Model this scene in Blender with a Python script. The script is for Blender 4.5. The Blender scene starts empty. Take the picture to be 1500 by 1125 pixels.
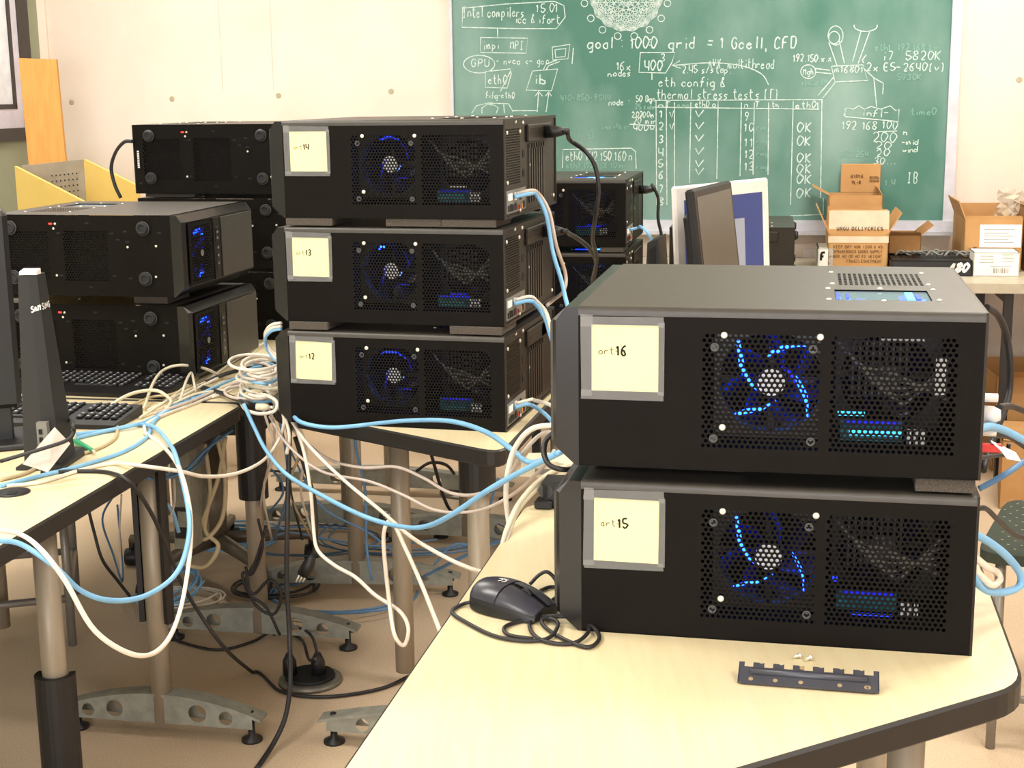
import bpy, math, random
from math import radians as R, sin, cos, pi
from mathutils import Vector, Matrix
random.seed(7)
S = bpy.context.scene
COL = S.collection

# ------------------------------------------------------------------ camera
F, PITCH, ROLL, CZ = 2111.5, R(11.461), R(-.747), 1.42
_c, _s, _cr, _sr = cos(PITCH), sin(PITCH), cos(ROLL), sin(ROLL)
right = Vector((1, 0, 0)); down = Vector((0, -_s, -_c)); fwd = Vector((0, _c, -_s))
cam_r = right * _cr - down * _sr
cam_d = right * _sr + down * _cr
cd = bpy.data.cameras.new('camera'); cd.sensor_width = 36; cd.lens = F / 1500 * 36; cd.clip_start = .05
cam = bpy.data.objects.new('camera', cd); COL.objects.link(cam)
m3 = Matrix((cam_r, -cam_d, -fwd)).transposed()
cam.matrix_world = Matrix.Translation((0, 0, CZ)) @ m3.to_4x4()
S.camera = cam

# ------------------------------------------------------------------ exposure, world, lights
S.view_settings.view_transform = 'Standard'; S.view_settings.look = 'None'
S.view_settings.gamma = 1; S.view_settings.use_curve_mapping = False
S.view_settings.exposure = 0.18
w = bpy.data.worlds.new('world'); S.world = w; w.use_nodes = True
w.node_tree.nodes['Background'].inputs[0].default_value = (.8, .87, 1, 1)
w.node_tree.nodes['Background'].inputs[1].default_value = .5
LIGHT_POS = [(-1.6, .2), (1.6, .2), (-1.6, 2.4), (1.6, 2.4), (-1.4, 4.7), (1.6, 4.7)]
CEIL = 2.9
for lx, ly in LIGHT_POS:
    ld = bpy.data.lights.new('fluorescent_light', 'AREA'); ld.shape = 'RECTANGLE'; ld.size = 1.15; ld.size_y = .5
    ld.energy = 40; ld.color = (1, .965, .90)
    lo = bpy.data.objects.new('fluorescent_light', ld); COL.objects.link(lo)
    lo.location = (lx, ly, CEIL - .08)

# added fill light, set at an added window in the wall behind the camera
ld = bpy.data.lights.new('added_fill_light', 'AREA'); ld.shape = 'RECTANGLE'; ld.size = 4.2; ld.size_y = 1.5
ld.energy = 125; ld.color = (.95, .97, 1)
lo = bpy.data.objects.new('added_fill_light', ld); COL.objects.link(lo)
lo.location = Vector((-2.04, 6.5, 0)) + Vector((cos(R(-10)), sin(R(-10)), 0)) * 2.6 - Vector((-sin(R(-10)), cos(R(-10)), 0)) * 9.38 + Vector((0, 0, 1.45)); lo.rotation_euler = (R(90), 0, R(-10) + pi)
lo.rotation_euler = (R(90), 0, R(-10))

# ------------------------------------------------------------------ pixel helpers (a pixel and a real depth or height give a point)
def ray(u, v):
    uu, vv = u - 750, v - 562.5
    a = (uu * _cr + vv * _sr) / F; b = (-uu * _sr + vv * _cr) / F
    return Vector((a, _c - b * _s, -_s - b * _c))
def aty(u, v, y): d = ray(u, v); return Vector((0, 0, CZ)) + d * (y / d.y)
def atz(u, v, z): d = ray(u, v); return Vector((0, 0, CZ)) + d * ((z - CZ) / d.z)
def atplane(u, v, p, n):
    d = ray(u, v); o = Vector((0, 0, CZ)); return o + d * ((p - o).dot(n) / d.dot(n))

# ------------------------------------------------------------------ materials
def lin(c):
    return tuple(((x / 255) / 12.92 if x / 255 <= .04045 else ((x / 255 + .055) / 1.055) ** 2.4) for x in c)
def mat(name, c, rough=.5, metal=0, c2=None, scale=20, bump=0, bscale=None, coat=0, stretch=None, trans=0, alpha=1, spec=.5, fac=(.35, .65)):
    m = bpy.data.materials.new(name); m.use_nodes = True
    nt = m.node_tree; b = nt.nodes['Principled BSDF']; L = nt.links
    b.inputs['Base Color'].default_value = (*lin(c), 1)
    b.inputs['Roughness'].default_value = rough; b.inputs['Metallic'].default_value = metal
    b.inputs['Coat Weight'].default_value = coat; b.inputs['Alpha'].default_value = alpha
    b.inputs['Transmission Weight'].default_value = trans
    b.inputs['Specular IOR Level'].default_value = spec
    tc = nt.nodes.new('ShaderNodeTexCoord'); mp = nt.nodes.new('ShaderNodeMapping'); L.new(tc.outputs['Object'], mp.inputs[0])
    if stretch: mp.inputs['Scale'].default_value = stretch
    if c2 is None: c2 = tuple(min(255, x * 1.06 + 1) for x in c)
    n = nt.nodes.new('ShaderNodeTexNoise'); n.inputs['Scale'].default_value = scale; n.inputs['Detail'].default_value = 4
    L.new(mp.outputs[0], n.inputs['Vector'])
    r = nt.nodes.new('ShaderNodeValToRGB'); r.color_ramp.elements[0].position = fac[0]; r.color_ramp.elements[1].position = fac[1]
    r.color_ramp.elements[0].color = (*lin(c), 1); r.color_ramp.elements[1].color = (*lin(c2), 1)
    L.new(n.outputs['Fac'], r.inputs[0]); L.new(r.outputs[0], b.inputs['Base Color'])
    if bump:
        n2 = nt.nodes.new('ShaderNodeTexNoise'); n2.inputs['Scale'].default_value = bscale or scale * 4; n2.inputs['Detail'].default_value = 3
        L.new(mp.outputs[0], n2.inputs['Vector'])
        bp_ = nt.nodes.new('ShaderNodeBump'); bp_.inputs['Strength'].default_value = bump; bp_.inputs['Distance'].default_value = .002
        L.new(n2.outputs['Fac'], bp_.inputs['Height']); L.new(bp_.outputs[0], b.inputs['Normal'])
    return m
def emis(name, c, s):
    m = bpy.data.materials.new(name); m.use_nodes = True; b = m.node_tree.nodes['Principled BSDF']
    b.inputs['Base Color'].default_value = (*lin(c), 1); b.inputs['Emission Color'].default_value = (*lin(c), 1)
    b.inputs['Emission Strength'].default_value = s; return m
M = dict(
    wall=mat('wall_paint', (230, 214, 198), .9, c2=(236, 222, 208), scale=3, bump=.25, bscale=220),
    wall2=mat('green_grey_paint', (150, 155, 132), .85, scale=3, bump=.1),
    ceil=mat('ceiling_tile', (225, 222, 212), .95),
    carpet=mat('carpet', (196, 171, 141), .95, c2=(214, 191, 163), scale=260, bump=.6, bscale=500),
    board=mat('chalkboard_green', (74, 122, 108), .75, c2=(142, 170, 162), scale=1.9, stretch=(1.4, 1, .8), fac=(.42, .78)),
    alu=mat('aluminium', (190, 190, 195), .4, .5),
    boardframe=mat('board_frame_grey', (196, 196, 204), .5),
    chalk=mat('chalk', (214, 228, 222), .95, c2=(178, 204, 196), scale=60, fac=(.4, .6)),
    chalkdim=mat('faint_chalk', (122, 164, 150), .95),
    smudge=mat('chalk_dust', (132, 166, 152), .95, alpha=.3),
    wood=mat('maple_laminate', (228, 212, 172), .34, c2=(233, 219, 181), scale=7, stretch=(12, 1, 1)),
    edge=mat('black_edge_band', (28, 25, 24), .45),
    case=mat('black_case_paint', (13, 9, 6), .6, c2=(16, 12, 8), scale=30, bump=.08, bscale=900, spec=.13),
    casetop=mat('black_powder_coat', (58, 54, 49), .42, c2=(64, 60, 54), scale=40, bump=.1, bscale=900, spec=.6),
    gloss=mat('glossy_black_plastic', (12, 11, 12), .3, coat=.15),
    blk=mat('black_plastic', (24, 23, 24), .45),
    dark=mat('dark_interior', (10, 9, 9), .7),
    steel=mat('steel', (66, 60, 52), .35, .7, c2=(80, 73, 64), scale=10),
    darksteel=mat('black_steel_plate', (40, 35, 29), .4, .5), bronze=mat('bronze_grey_metal', (104, 92, 76), .45, .2),
    chrome=mat('chrome_screw', (225, 222, 210), .3, .5),
    legm=mat('brushed_grey_leg', (150, 137, 118), .42, .15, c2=(162, 149, 130), stretch=(1, 1, .1), scale=60),
    foot=mat('grey_foot_paint', (130, 130, 120), .5, .05, c2=(148, 147, 134), scale=40),
    rubber=mat('rubber', (30, 30, 32), .7),
    ring=mat('foot_ring', (62, 64, 66), .4),
    foam=mat('grey_foam', (72, 66, 60), 1, c2=(98, 90, 82), scale=400, bump=1, bscale=700),
    note=mat('yellow_note_paper', (240, 234, 172), .85, c2=(244, 238, 180), scale=8),
    tape=mat('translucent_tape', (165, 165, 165), .35, alpha=.36),
    ink=mat('black_ink', (15, 15, 18), .8), pencil=mat('grey_pencil', (104, 98, 76), .8),
    fanb=mat('fan_frame', (16, 15, 18), .35), blade=mat('smoked_fan_blade', (18, 20, 60), .25),
    hub=mat('fan_hub_sticker', (240, 240, 238), .6), pcb=mat('circuit_board_teal', (20, 100, 110), .5, c2=(30, 140, 150), scale=80),
    comp=mat('grey_component', (120, 118, 112), .5), copper=mat('heatpipe', (120, 95, 70), .3, .8),
    white=mat('white_plastic', (226, 222, 218), .35), cream=mat('beige_plastic', (215, 205, 180), .5),
    wht=mat('white_cable_sheath', (226, 216, 200), .5), pink=mat('pinkish_grey_cable', (196, 182, 172), .5), blue=mat('light_blue_cable', (124, 178, 218), .45),
    bluedk=mat('mid_blue_cable', (88, 128, 168), .5), bcab=mat('black_cable', (34, 32, 34), .5), tan=mat('beige_cable', (188, 170, 135), .5),
    red=mat('red_plastic', (190, 40, 30), .4), green=mat('green_plastic', (40, 165, 115), .4),
    card=mat('brown_cardboard', (184, 138, 86), .85, c2=(194, 149, 96), scale=8), cardd=mat('darker_cardboard', (158, 116, 70), .9),
    ctape=mat('clear_packing_tape', (214, 190, 150), .15, alpha=.75), bubble=mat('bubble_wrap', (200, 190, 170), .2, alpha=.6), paper=mat('white_paper', (236, 232, 224), .8), print_=mat('printed_ink', (110, 80, 52), .9),
    yel=mat('yellow_board', (212, 180, 96), .7, c2=(218, 186, 102), scale=9), orange=mat('orange_stained_wood', (205, 140, 60), .6, c2=(212, 150, 70), scale=7, stretch=(9, 1, 1)),
    plug=mat('wall_plug_putty', (176, 164, 138), .9), joint=mat('wall_joint', (205, 196, 180), .9), peg=mat('grey_pegboard', (140, 130, 112), .8), counter=mat('grey_counter', (178, 170, 150), .45),
    seat=mat('dark_green_fabric', (52, 58, 48), .95, c2=(58, 64, 54), bump=.3), speck=mat('pale_fabric_speck', (130, 136, 112), .95),
    tube=mat('grey_tube', (138, 132, 124), .4, .4), frame=mat('dark_window_frame', (52, 46, 44), .5), blind=mat('white_window_blind', (226, 230, 238), .8),
    winfr=mat('pale_lilac_frame', (205, 202, 216), .5), screen=mat('grey_screen', (72, 70, 64), .3), scrgl=mat('screen_surround', (20, 20, 22), .3),
    key=mat('black_key', (30, 30, 34), .4), legend=mat('key_legend', (190, 190, 190), .6),
    floorbox=mat('floor_box_ring', (120, 116, 106), .4, .5), wing=mat('grey_blue_metal', (74, 75, 84), .4, .3), hole=mat('bolt_hole', (150, 130, 100), .9),
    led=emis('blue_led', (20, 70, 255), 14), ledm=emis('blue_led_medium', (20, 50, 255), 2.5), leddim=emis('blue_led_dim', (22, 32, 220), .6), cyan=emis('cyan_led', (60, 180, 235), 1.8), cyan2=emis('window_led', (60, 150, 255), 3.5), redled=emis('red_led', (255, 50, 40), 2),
    scrblue=emis('blue_desktop_screen', (46, 58, 110), .5), scrwin=emis('grey_window_on_screen', (132, 136, 148), .55),
    fill_glow=emis('fill_pane_glow', (225, 235, 255), 1.2),  # glow for the pane of the added window behind the camera
    lamp=emis('lamp_diffuser', (255, 245, 225), 1.5),
)
# window pane of a case: acrylic, with a milky reflection put into its colour
def glassy(name, c, a):
    m = mat(name, c, .08, alpha=a); return m
M['acrylic'] = glassy('acrylic_sheen_tint', (150, 172, 186), .72)

# ------------------------------------------------------------------ mesh collector
class MB:
    def __init__(s): s.v = []; s.f = []; s.m = []; s.mi = 0; s.sm = []
    def add(s, vs, fs, smooth=False):
        o = len(s.v); s.v += [tuple(v) for v in vs]
        for f in fs: s.f.append([i + o for i in f]); s.m.append(s.mi); s.sm.append(smooth)
        return s
    def box(s, x0, x1, y0, y1, z0, z1, bev=0):
        if bev <= 0:
            vs = [(x, y, z) for x in (x0, x1) for y in (y0, y1) for z in (z0, z1)]
            return s.add(vs, [(0, 1, 3, 2), (4, 6, 7, 5), (0, 4, 5, 1), (2, 3, 7, 6), (0, 2, 6, 4), (1, 5, 7, 3)])
        b = min(bev, (x1 - x0) / 2.01, (y1 - y0) / 2.01, (z1 - z0) / 2.01)
        poly = [(x0 + b, y0), (x1 - b, y0), (x1, y0 + b), (x1, y1 - b), (x1 - b, y1), (x0 + b, y1), (x0, y1 - b), (x0, y0 + b)]
        cx, cy = (x0 + x1) / 2, (y0 + y1) / 2
        inner = [(x0 + b, y0 + b)] * 0 + [(min(max(x, x0 + b), x1 - b), min(max(y, y0 + b), y1 - b)) for x, y in poly]
        n = 8; vs = [(x, y, z0) for x, y in inner] + [(x, y, z0 + b) for x, y in poly] + [(x, y, z1 - b) for x, y in poly] + [(x, y, z1) for x, y in inner]
        fs = []
        for k in range(3):
            for i in range(n): fs.append((k * n + i, k * n + (i + 1) % n, (k + 1) * n + (i + 1) % n, (k + 1) * n + i))
        fs += [(7, 5, 3, 1)[::1], (24 + 1, 24 + 3, 24 + 5, 24 + 7)]
        return s.add(vs, fs)
    def prism(s, poly, z0, z1, axis='z'):   # poly in the two other axes
        n = len(poly)
        def P(a, b, h): return {'z': (a, b, h), 'y': (a, h, b), 'x': (h, a, b)}[axis]
        vs = [P(a, b, z0) for a, b in poly] + [P(a, b, z1) for a, b in poly]
        fs = [tuple(range(n))[::-1], tuple(range(n, 2 * n))] + [(i, (i + 1) % n, n + (i + 1) % n, n + i) for i in range(n)]
        return s.add(vs, fs)
    def lathe(s, prof, c=(0, 0, 0), axis='z', n=20, smooth=True):   # prof: (r, h)
        vs = []
        for r, h in prof:
            for i in range(n):
                a = 2 * pi * i / n; p, q = r * cos(a), r * sin(a)
                o = {'z': (p, q, h), 'y': (p, h, q), 'x': (h, p, q)}[axis]
                vs.append((c[0] + o[0], c[1] + o[1], c[2] + o[2]))
        fs = [(k * n + i, k * n + (i + 1) % n, (k + 1) * n + (i + 1) % n, (k + 1) * n + i) for k in range(len(prof) - 1) for i in range(n)]
        s.add(vs, fs, smooth)
        o = len(s.v) - len(vs)
        for base in (0, (len(prof) - 1) * n):
            s.f.append([o + base + i for i in range(n)]); s.m.append(s.mi); s.sm.append(False)
        return s
    def cyl(s, c, r, h, axis='z', n=16): return s.lathe([(r, 0), (r, h)], c, axis, n)
    def tube(s, pts, r, n=8, closed=False):
        pts = [Vector(p) for p in pts]; N = len(pts)
        rr = r if isinstance(r, (list, tuple)) else [r] * N
        up = None; vs = []
        for i, p in enumerate(pts):
            t = (pts[min(i + 1, N - 1)] - pts[max(i - 1, 0)])
            t = t.normalized() if t.length > 1e-9 else Vector((0, 0, 1))
            if up is None: up = t.orthogonal().normalized()
            up = (up - t * up.dot(t)); up = up.normalized() if up.length > 1e-6 else t.orthogonal().normalized()
            sd = t.cross(up)
            for k in range(n):
                a = 2 * pi * k / n; vs.append(p + up * cos(a) * rr[i] + sd * sin(a) * rr[i])
        fs = [(i * n + k, i * n + (k + 1) % n, (i + 1) * n + (k + 1) % n, (i + 1) * n + k) for i in range(N - 1) for k in range(n)]
        s.add(vs, fs, True)
        o = len(s.v) - len(vs); s.f.append([o + k for k in range(n)][::-1]); s.m.append(s.mi); s.sm.append(False)
        s.f.append([o + (N - 1) * n + k for k in range(n)]); s.m.append(s.mi); s.sm.append(False)
        return s
    def build(s, name, m, parent=None, loc=None, rz=0, label=None, mw=None):
        me = bpy.data.meshes.new(name); me.from_pydata(s.v, [], s.f)
        for mm in (m if isinstance(m, (list, tuple)) else [m]): me.materials.append(M[mm] if isinstance(mm, str) else mm)
        me.polygons.foreach_set('material_index', s.m); me.polygons.foreach_set('use_smooth', s.sm); me.update()
        if len(s.v) < 60000:
            import bmesh
            b = bmesh.new(); b.from_mesh(me); bmesh.ops.recalc_face_normals(b, faces=b.faces); b.to_mesh(me); b.free()
        o = bpy.data.objects.new(name, me); COL.objects.link(o)
        if parent: o.parent = parent
        if loc is not None: o.location = loc
        if rz: o.rotation_euler.z = rz
        if mw is not None: o.matrix_world = mw
        if label: o['label'] = label
        return o
def tag(o, label, cat, group=None):
    o['label'] = label; o['category'] = cat
    if group: o['group'] = group
    return o
def struct(o): o['kind'] = 'structure'; return o
def empty(name, loc, rz=0, label=None, cat=None, group=None):
    o = bpy.data.objects.new(name, None); COL.objects.link(o); o.location = loc; o.rotation_euler.z = rz; o.empty_display_size = .05
    if label: tag(o, label, cat, group)
    return o
KIDS = {}
def copy_tree(o, parent=None):
    c = o.copy(); COL.objects.link(c); c.parent = parent
    for ch in list(o.children): copy_tree(ch, c)
    return c
def spline(pts, k=7):
    pts = [Vector(p) for p in pts]
    if len(pts) < 3: return pts
    P = [pts[0] * 2 - pts[1]] + pts + [pts[-1] * 2 - pts[-2]]; out = []
    for i in range(1, len(P) - 2):
        for j in range(k):
            t = j / k; a, b, c, d = P[i - 1], P[i], P[i + 1], P[i + 2]
            out.append(.5 * ((2 * b) + (c - a) * t + (2 * a - 5 * b + 4 * c - d) * t * t + (3 * b - a - 3 * c + d) * t ** 3))
    out.append(P[-2]); return out

# ------------------------------------------------------------------ single stroke hand lettering (x 0-4, y: 2 = baseline, 5 = x height, 8 = capital)
FONT = {
'a': '35150403122233,3532', 'b': '0802,031232333424 15042', 'c': '34251504031222 33', 'd': '3832,34251504031222 33', 'e': '04342515040312 2233', 'f': '3828171202,0535',
'g': '35150403122233,35302010', 'h': '0802,041525343 2', 'i': '1512,1717', 'j': '252010,2727', 'k': '0802,350432', 'l': '1812', 'm': '0502,041522,242535 42', 'n': '0502,04152534 32',
'o': '150403122233342515', 'p': '0500,04152534331203', 'q': '35150403122233,3530', 'r': '0502,0415 2535', 's': '3515043312 02', 't': '18132232,0636', 'u': '05031222 33,3532', 'v': '051235', 'w': '0512243245',
'x': '0532,3502', 'y': '0513,351000', 'z': '05350232', '0': '18060412223446 2818', '1': '061812', '2': '07182837350232', '3': '071828372515 343312 03', '4': '08043 4,3832', '5': '380805254 43322 1203',
'6': '38170503122233242505', '7': '083812', '8': '1807161524 343322120304 152636372818', '9': '36251506071828 373612', 'A': '021832,0535', 'B': '0802223334251505,2536372808', 'C': '3728180604031222 33',
'D': '08021222 34372808', 'E': '38080232,0525', 'F': '380802,0525', 'G': '3728180604122233 3525', 'H': '0802,3832,0535', 'I': '1812,0828,0222', 'J': '282312 03', 'K': '0802,380532', 'L': '080232', 'M': '020815 3832', 'N': '02083238',
'O': '18060412223446 2818', 'P': '080228', 'Q': '1806041222344628 18,2341', 'R': '0208283736 2505,2532', 'S': '37281807064433 221203', 'T': '0838,1812', 'U': '080312223338', 'V': '081238', 'W': '081225324 8', 'X': '0832,3802', 'Y': '081538,1512', 'Z': '08380232',
'-': '0535', '.': '1212', ',': '1210', ':': '1313,1616', '=': '0434,0636', '&': '32151718282705030222334,', '(': '281716131222', '#': '280434,2822', ')': '081716131202', '/': '0238', '<': '350432', '>': '053402', '^': '', ' ': '', '+': '0535,1713', '~': '04152434', '_': '0232'}
FONT['P'] = '0208283736250 5'
def strokes(txt):
    """yield polylines in em units (x advances 5 per char)"""
    x = 0
    for ch in txt:
        e = FONT.get(ch, '')
        for st in e.split(','):
            st = st.replace(' ', '')
            pts = [(x + int(st[i]), int(st[i + 1]) - 2) for i in range(0, len(st) - 1, 2)]
            if pts: yield pts
        x += {'i': 3, 'l': 3, '.': 3, ':': 3, '1': 3.4, ' ': 3.4, ',': 3, 'm': 6, 'w': 6}.get(ch, 4.9)
    strokes.w = x
def ribbon(mb, pts, w, P, lift=.0012):
    """flat chalk ribbon along 2D pts; P maps (s,t,h) to 3D"""
    if len(pts) == 2 and pts[0] == pts[1]: pts = [pts[0], (pts[0][0] + w, pts[0][1])]
    n = len(pts); L = []; Rr = []
    for i, p in enumerate(pts):
        a = pts[max(i - 1, 0)]; b = pts[min(i + 1, n - 1)]; dx, dy = b[0] - a[0], b[1] - a[1]; l = math.hypot(dx, dy) or 1
        nx, ny = -dy / l * w / 2, dx / l * w / 2
        L.append(P(p[0] + nx, p[1] + ny, lift)); Rr.append(P(p[0] - nx, p[1] - ny, lift))
    mb.add(L + Rr, [(i, i + 1, n + i + 1, n + i) for i in range(n - 1)])
def soft(pts):
    if len(pts) < 3: return pts
    o = [pts[0]]
    for i in range(len(pts) - 1):
        a, b = pts[i], pts[i + 1]
        o += [(a[0] * .75 + b[0] * .25, a[1] * .75 + b[1] * .25), (a[0] * .25 + b[0] * .75, a[1] * .25 + b[1] * .75)]
    return o + [pts[-1]]
def lettering(mb, txt, x, y, h, wid, w, P, jit=.0, lift=.0012, slant=0, tilt=0):
    """wid = total width; h = capital height"""
    L = list(strokes(txt)); W = max(strokes.w - 1, 1); sx = wid / W; sy = h / 6
    for st in L:
        jx, jy = random.uniform(-jit, jit), random.uniform(-jit, jit)
        if len(st) == 2 and st[0] == st[1]: st = [(st[0][0] - .18, st[0][1]), (st[0][0] + .2, st[0][1] + .1)]
        pts = [(x + (a + slant * b) * sx + jx, y + b * sy + jy + tilt * a * sx + random.uniform(-jit, jit) * .6) for a, b in st]
        ribbon(mb, soft(soft(pts)), w, P, lift)

# ================================================================== ROOM
YAW = R(-10)
WC = Vector((-2.04, 6.5, 0))                      # back-left corner of the room
ex = Vector((cos(YAW), sin(YAW), 0)); ey = Vector((-sin(YAW), cos(YAW), 0))
def W3(s, t, h=0): return WC + ex * s - ey * h + Vector((0, 0, t))     # on the back wall: s along, t up, h out into the room
def wallpix(u, v, h=0):
    p = atplane(u, v, WC - ey * h, ey); d = p - WC; return d.dot(ex), p.z
WL = 7.0; WD = 9.5
def quad(name, pts, m):
    b = MB(); b.add(pts, [(0, 1, 2, 3)]); return struct(b.build(name, m))
def slab(name, o, dx, dy, t, m):   # box from corner o spanned by vectors dx, dy with thickness vector t
    b = MB(); vs = [o, o + dx, o + dx + dy, o + dy]; vs += [v + t for v in vs]
    b.add(vs, [(3, 2, 1, 0), (4, 5, 6, 7), (0, 1, 5, 4), (1, 2, 6, 5), (2, 3, 7, 6), (3, 0, 4, 7)]); return struct(b.build(name, m))
Z = Vector((0, 0, 1))
slab('floor', WC, ex * WL, -ey * WD, -Z * .1, 'carpet')
slab('ceiling', WC + Z * CEIL, ex * WL, -ey * WD, Z * .1, 'ceil')
slab('wall_back', WC, ex * WL, Z * CEIL, ey * .1, 'wall')
slab('wall_right', WC + ex * WL, -ey * WD, Z * CEIL, ex * .1, 'wall')
slab('wall_front', WC - ey * WD, ex * WL, Z * CEIL, -ey * .1, 'wall')
slab('wall_left', WC, -ey * WD, Z * CEIL, -ex * .1, 'wall2')
for side, o, d, n in (('back', WC, ex * WL, -ey), ('left', WC, -ey * WD, ex)):
    slab('baseboard_' + side, o, d, n * .012, Z * .1, 'blk')
# pale corner bead, and the thin joints between the wall panels
b = MB(); b.add([W3(0, 0, .0), W3(.03, 0, 0), W3(.03, 0, .015), W3(0, 0, .03), W3(0, CEIL, 0), W3(.03, CEIL, 0), W3(.03, CEIL, .015), W3(0, CEIL, .03)],
                [(0, 1, 5, 4), (1, 2, 6, 5), (2, 3, 7, 6), (3, 0, 4, 7)]); struct(b.build('trim_1', 'wall'))
wall = bpy.data.objects['wall_back']
for i, u in enumerate((322, 397)):
    s = wallpix(u, 60)[0]; b = MB(); t0 = wallpix(u, 132)[1]
    b.add([W3(s, t0, .001), W3(s + .004, t0, .001), W3(s + .004, CEIL, .001), W3(s, CEIL, .001)], [(0, 1, 2, 3)]); o = struct(b.build('trim_%d' % (i + 2), 'joint'))
# row of plugged round fixing holes in the wall
for u, v in ((105, 150), (252, 145), (408, 140), (573, 134), (1493, 117)):
    s, t = wallpix(u, v); b = MB(); r = .012
    b.add([W3(s + r * cos(a * pi / 6), t + r * sin(a * pi / 6), .001) for a in range(12)] + [W3(s + r * .8 * cos(a * pi / 6), t + r * .8 * sin(a * pi / 6), -.006 + .008) for a in range(12)],
          [(i, (i + 1) % 12, 12 + (i + 1) % 12, 12 + i) for i in range(12)] + [tuple(range(12, 24))])
    o = b.build('wall_plug', 'plug', parent=wall)

# window on the left wall
def LW(s, t, h=0): return WC - ey * s + ex * h + Z * t      # s from corner toward camera
def lwpix(u, v, h=0):
    p = atplane(u, v, WC + ex * h, ex); d = p - WC; return -d.dot(ey), p.z
def lbox(mb, s0, s1, t0, t1, h0, h1):
    vs = [LW(s, t, h) for s in (s0, s1) for t in (t0, t1) for h in (h0, h1)]
    mb.add(vs, [(0, 1, 3, 2), (4, 6, 7, 5), (0, 4, 5, 1), (2, 3, 7, 6), (0, 2, 6, 4), (1, 5, 7, 3)])
sA = lwpix(44, 60, .02)[0]; sB = lwpix(28, 60, .02)[0]; sC = lwpix(17, 60, .015)[0]; tb = lwpix(15, 188, .02)[1]; tg = lwpix(8, 160, .015)[1]
b = MB(); lbox(b, sA, sB, tb - .0, CEIL - .05, .0, .02); lbox(b, sA, 3.3, tb - .055, tb, 0, .022); wfr = struct(b.build('window_1', 'frame'))
b = MB(); lbox(b, sB, sC, tb, CEIL - .05, .0, .015); lbox(b, sC, 3.3, tb, tg, .0, .015); b.build('window_frame', 'winfr', parent=wfr)
b = MB(); lbox(b, sC, sC + .02, tg, CEIL - .05, .0, .018); lbox(b, sC, 3.3, tg, tg + .02, .0, .018); b.build('window_gasket', 'frame', parent=wfr)
b = MB(); lbox(b, sC + .02, 3.3, tg + .02, CEIL - .05, .0, .010); b.build('window_blind', 'blind', parent=wfr, label='white blind behind the window pane')

def fw(s, t, h): return WC + ex * s - ey * (WD - h) + Z * t
def fbox(mb, s0, s1, t0, t1, h0, h1):
    vs = [fw(s, t, h) for s in (s0, s1) for t in (t0, t1) for h in (h0, h1)]; mb.add(vs, [(0, 1, 3, 2), (4, 6, 7, 5), (0, 4, 5, 1), (2, 3, 7, 6), (0, 2, 6, 4), (1, 5, 7, 3)])
b = MB(); fbox(b, .42, .5, .62, 2.28, 0, .05); fbox(b, 4.7, 4.78, .62, 2.28, 0, .05); fbox(b, .5, 4.7, .62, .7, 0, .05); fbox(b, .5, 4.7, 2.2, 2.28, 0, .05); wf2 = struct(b.build('added_fill_window', 'frame'))  # window added out of view to go with the fill light
b = MB(); fbox(b, .5, 4.7, .7, 2.2, .0, .012); b.build('fill_window_pane', 'fill_glow', parent=wf2)

# ceiling light fixtures
for i, (lx, ly) in enumerate(LIGHT_POS):
    t = empty('ceiling_light', (lx, ly, CEIL), 0, 'fluorescent ceiling light ' + ['left and behind the camera', 'right and behind the camera', 'above the near left table', 'above the right of the right table', 'above the far left stack', 'above the back counter boxes'][i], 'ceiling light', 'fluorescent ceiling lights')
    b = MB(); b.box(-.62, .62, -.32, -.27, -.06, 0).box(-.62, .62, .27, .32, -.06, 0).box(-.62, -.59, -.27, .27, -.06, 0).box(.59, .62, -.27, .27, -.06, 0); b.build('fixture_frame', 'white', t)
    b = MB(); b.box(-.59, .59, -.27, .27, -.045, -.03); b.build('diffuser', 'lamp', t)

# ------------------------------------------------------------------ chalkboard
cb = empty('chalkboard', W3(*wallpix(1020, 200), .0), 0, 'large green chalkboard covered in white chalk notes and diagrams', 'chalkboard')
INV = Matrix.Translation(-cb.location)
def onb(mb, name, m, label=None):
    mb.v = [tuple(Vector(v) - cb.location) for v in mb.v]; return mb.build(name, m, cb, label=label)
sl, _ = wallpix(664, 100, .02); sr_, _ = wallpix(1386, 200, .02); _, tbm = wallpix(1020, 322, .02)
def wbox(mb, s0, s1, t0, t1, h0, h1):
    vs = [W3(s, t, h) for s in (s0, s1) for t in (t0, t1) for h in (h0, h1)]
    mb.add(vs, [(0, 1, 3, 2), (4, 6, 7, 5), (0, 4, 5, 1), (2, 3, 7, 6), (0, 2, 6, 4), (1, 5, 7, 3)])
b = MB(); wbox(b, sl, sr_, tbm, 2.15, .001, .02); onb(b, 'writing_surface', 'board')
b = MB(); wbox(b, sr_, sr_ + .04, tbm - .05, 2.17, .001, .034); wbox(b, sl - .012, sl, tbm - .05, 2.17, .001, .03); wbox(b, sl - .01, sr_ + .04, 2.15, 2.18, .001, .03); onb(b, 'frame', 'boardframe')
b = MB(); wbox(b, sl - .01, sr_ + .04, tbm - .05, tbm, .001, .045); wbox(b, sl - .01, sr_ + .04, tbm - .055, tbm - .04, .001, .085); onb(b, 'chalk_tray', 'boardframe')
def BP(a, t, h): return W3(a, t, .0205 + h)
def bpx(u, v): return wallpix(u, v, .02)
PX = 5.95 / F
def ctext(txt, u, v, h, wd, m='chalk', wpx=1.75, jit=1.3):   # v = baseline
    s, t = bpx(u, v); s2, t2 = bpx(u + wd, v); mb = MB()
    sc = (s2 - s)
    lettering(mb, txt, s, t, h * PX, sc, wpx * PX * .8, BP, jit * PX * .5, slant=.05, tilt=(t2 - t) / sc)
    onb(mb, 'chalk_writing', m)
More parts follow.
